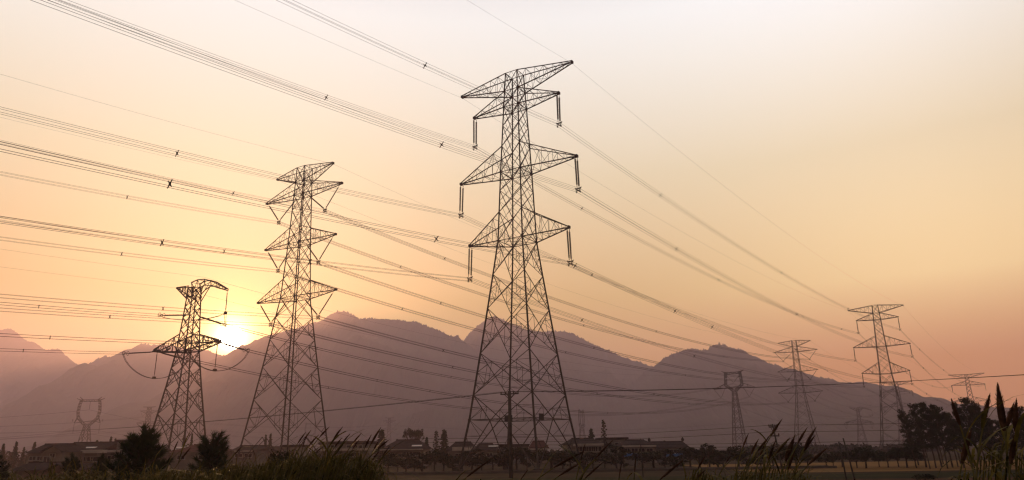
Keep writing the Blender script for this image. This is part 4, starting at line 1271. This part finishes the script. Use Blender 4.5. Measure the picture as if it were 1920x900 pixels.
def reed(label, tip_px, base_px, Y, group, width=.085, leaves=9, blade_len=.75):
    tip = at(*tip_px, Y); pb = at(*base_px, Y)
    d = tip - pb
    foot = Vector((pb.x - d.x * 1.6 - rr_.uniform(0, .25), Y + rr_.uniform(-.2, .3), 0))
    root = thing('reed', label, 'reed', foot, 0, group)
    b_ = pb - foot; t_ = tip - foot
    # stalk: rises steeply, bends into the plume
    P = []
    for i in range(11):
        s = i / 10
        c1 = Vector((b_.x * .15, b_.y * .3, b_.z * .55)); c2 = b_ - d.normalized() * min(.6, b_.z * .25)
        P.append((1 - s) ** 3 * Vector((0, 0, 0)) + 3 * (1 - s) ** 2 * s * c1 + 3 * (1 - s) * s * s * c2 + s ** 3 * b_)
    m = MB(); m.tube(P, [.013 - .0007 * i for i in range(11)], 5); m.build('stalk', M['stalk'], root)
    # plume: a core and hundreds of fine ascending hairs
    m = MB()
    L = d.length; dn = d.normalized()
    ax1 = dn.orthogonal().normalized(); ax2 = dn.cross(ax1)
    w = width * L / .4
    bend = Vector((.05, 0, -.03)) * L
    ctr = lambda s: b_ + d * s + bend * (s * s - s)
    prof = lambda s: w * (math.sin(math.pi * min(1, s * .96 + .06)) ** .7) * (1.05 - .55 * s)
    m.tube([ctr(i / 8) for i in range(9)], [max(.004, prof(i / 8) * .36) for i in range(9)], 6)
    for q in range(330):
        s = rr_.random() ** .9; a = rr_.uniform(0, 6.28)
        o = ax1 * math.cos(a) + ax2 * math.sin(a)
        st = ctr(s * .93)
        ln = prof(s) * rr_.uniform(.6, 1.15)
        e = st + o * ln * .5 + dn * rr_.uniform(.05, .16) * L
        sd = dn.cross(o) * .0045
        m.face(st - sd, st + sd, e + sd * .4, e - sd * .4)
    m.build('plume', M['plume'], root)
    m = MB()
    for q in range(leaves):
        s = rr_.uniform(.3, .97); i = int(s * 10); p = P[i].lerp(P[min(i + 1, 10)], s * 10 - i)
        a = rr_.gauss(0.0, 1.0)
        dd = Vector((math.cos(a) * .8, math.sin(a) * .6, rr_.uniform(.5, 1.3)))
        m.blade(p, dd, blade_len * rr_.uniform(.6, 1.15), .032 * rr_.uniform(.7, 1.3), rr_.uniform(.9, 2.2), 6)
    m.build('foliage', M['reed'], root)
    return root


clumpL = [((334, 827), (325, 847)), ((357, 840), (340, 861)), ((573, 811), (558, 832)), ((583, 807), (570, 825)), ((572, 824), (568, 838)), ((597, 816), (579, 836)), ((617, 801), (599, 820)), ((642, 801), (625, 824)), ((656, 814), (643, 829)), ((641, 821), (627, 839)), ((648, 827), (622, 859)), ((677, 813), (661, 832)), ((673, 825), (660, 844)), ((661, 845), (643, 863)), ((696, 816), (684, 840)), ((714, 802), (696, 832)), ((711, 825), (700, 845)), ((729, 825), (708, 842)), ((730, 838), (717, 855)), ((606, 838), (590, 850)), ((455, 836), (440, 852)), ((712, 845), (698, 863))]
clumpL.sort()
for i, (a, c) in enumerate(clumpL):
    reed(f'leaning dark-plumed reed, {ORD[i]} plume tip from the left in the left reed bed', a, c, rr_.uniform(9, 11.5), 'reeds of the left bed', .08, 7)
clumpM = [((917, 864), (875, 895)), ((989, 882), (974, 903)), ((1093, 848), (1038, 877)), ((1093, 866), (1047, 893)), ((1097, 833), (1089, 863)), ((1131, 867), (1097, 897)), ((1148, 827), (1115, 861)), ((1165, 870), (1161, 896)), ((1193, 854), (1190, 886)), ((1280, 864), (1237, 900))]
for i, (a, c) in enumerate(clumpM):
    reed(f'single bent reed plume, {ORD[i]} from the left before the bare fields', a, c, rr_.uniform(6.5, 8.5), 'scattered reeds before the fields', .05, 2 if i not in (0, 6) else 4)
clumpR = [((1322, 856), (1308, 880)), ((1322, 882), (1303, 900)), ((1370, 855), (1361, 868)), ((1403, 814), (1393, 839)), ((1422, 824), (1408, 852)), ((1435, 829), (1425, 857)), ((1440, 822), (1421, 845)), ((1454, 827), (1441, 863)), ((1466, 787), (1445, 818)), ((1481, 821), (1456, 850)), ((1490, 818), (1473, 865)), ((1493, 838), (1478, 880)), ((1513, 803), (1495, 833)), ((1528, 817), (1507, 847)), ((1530, 802), (1508, 840)), ((1549, 842), (1516, 871))]
for i, (a, c) in enumerate(clumpR):
    reed(f'reed with brown plume, {ORD[i]} plume tip from the left in the right reed clump', a, c, rr_.uniform(7.5, 10), 'reeds of the right clump', .075 if i not in (10,) else .12, 10)
clumpF = [((1784, 748), (1800, 797)), ((1821, 807), (1804, 869)), ((1856, 740), (1845, 790)), ((1871, 720), (1883, 808)), ((1901, 757), (1887, 803)), ((1906, 750), (1904, 810)), ((1905, 811), (1895, 870))]
FL = ['dark plume leaning left of the tall reeds at the right edge', 'drooping pale plume low among the tall right-edge reeds', 'brown upright plume left of the tallest reed', 'tallest reed, with a long dark bristly plume near the right edge', 'feathery slanting plume just right of the tallest reed', 'slim upright plume by the right frame edge', 'low drooping plume at the right frame edge']
for (a, c), lab in zip(clumpF, FL):
    reed(lab, a, c, rr_.uniform(5.6, 6.6), 'tall reeds at the right edge', .11, 9, .6)


def bed(name, env, Y0, Y1, n, lean=.45, L=.36, w=.014, bot=905, clump=26):
    """leafy mass of reeds under the outline env = [(px, py)...]"""
    b = MB()
    exs = [e[0] for e in env]; eys = [e[1] for e in env]
    for i in range(n // clump):
        px = rr_.uniform(exs[0], exs[-1]); Y = rr_.uniform(Y0, Y1)
        yt = float(np.interp(px, exs, eys)) + abs(rr_.gauss(0, 9))
        top = at(px, yt, Y)
        for q in range(clump):
            s = rr_.random() ** .8
            z = top.z - s * min(1.6, top.z * .9)
            p = Vector((top.x + rr_.gauss(0, .07) - .25 * s, Y + rr_.gauss(0, .15), z - .1))
            dd = Vector((lean + rr_.gauss(0, .75), rr_.gauss(0, .6), rr_.uniform(.2, 1.2)))
            b.blade(p, dd, L * rr_.uniform(.5, 1.3), w * rr_.uniform(.6, 1.3), rr_.uniform(1.0, 3.2), 4)
        b.tube([(top.x - .5, Y, 0), (top.x - .25, Y, top.z * .6), (top.x, Y, top.z - .1)], [.012, .009, .005], 4)
    return struct(b.build(name, M['reed']), 'stuff')


bed('reed_leaves', [(225, 893), (300, 874), (340, 866), (395, 872), (440, 858), (480, 856), (520, 850), (560, 842), (600, 840), (640, 840), (680, 843), (710, 856), (728, 880), (740, 905)], 9, 13, 24000)
bed('reed_leaves', [(1275, 895), (1290, 872), (1300, 862), (1320, 868), (1345, 882), (1365, 872), (1400, 862), (1440, 858), (1480, 866), (1510, 876), (1535, 895)], 8, 10.5, 4200)
bed('reed_leaves', [(1775, 895), (1800, 852), (1830, 832), (1870, 820), (1900, 822), (1935, 812)], 5.8, 7.2, 760, .1, .42, .03)
bed('reed_leaves', [(855, 896), (880, 884), (930, 886), (960, 898)], 9, 11, 420)
bed('reed_leaves', [(985, 900), (1030, 886), (1065, 882), (1085, 898)], 7, 9, 200)
bed('undergrowth', [(-20, 884), (60, 890), (130, 878), (180, 876), (240, 880), (300, 872)], 20, 30, 5200, .2, .8, .05)
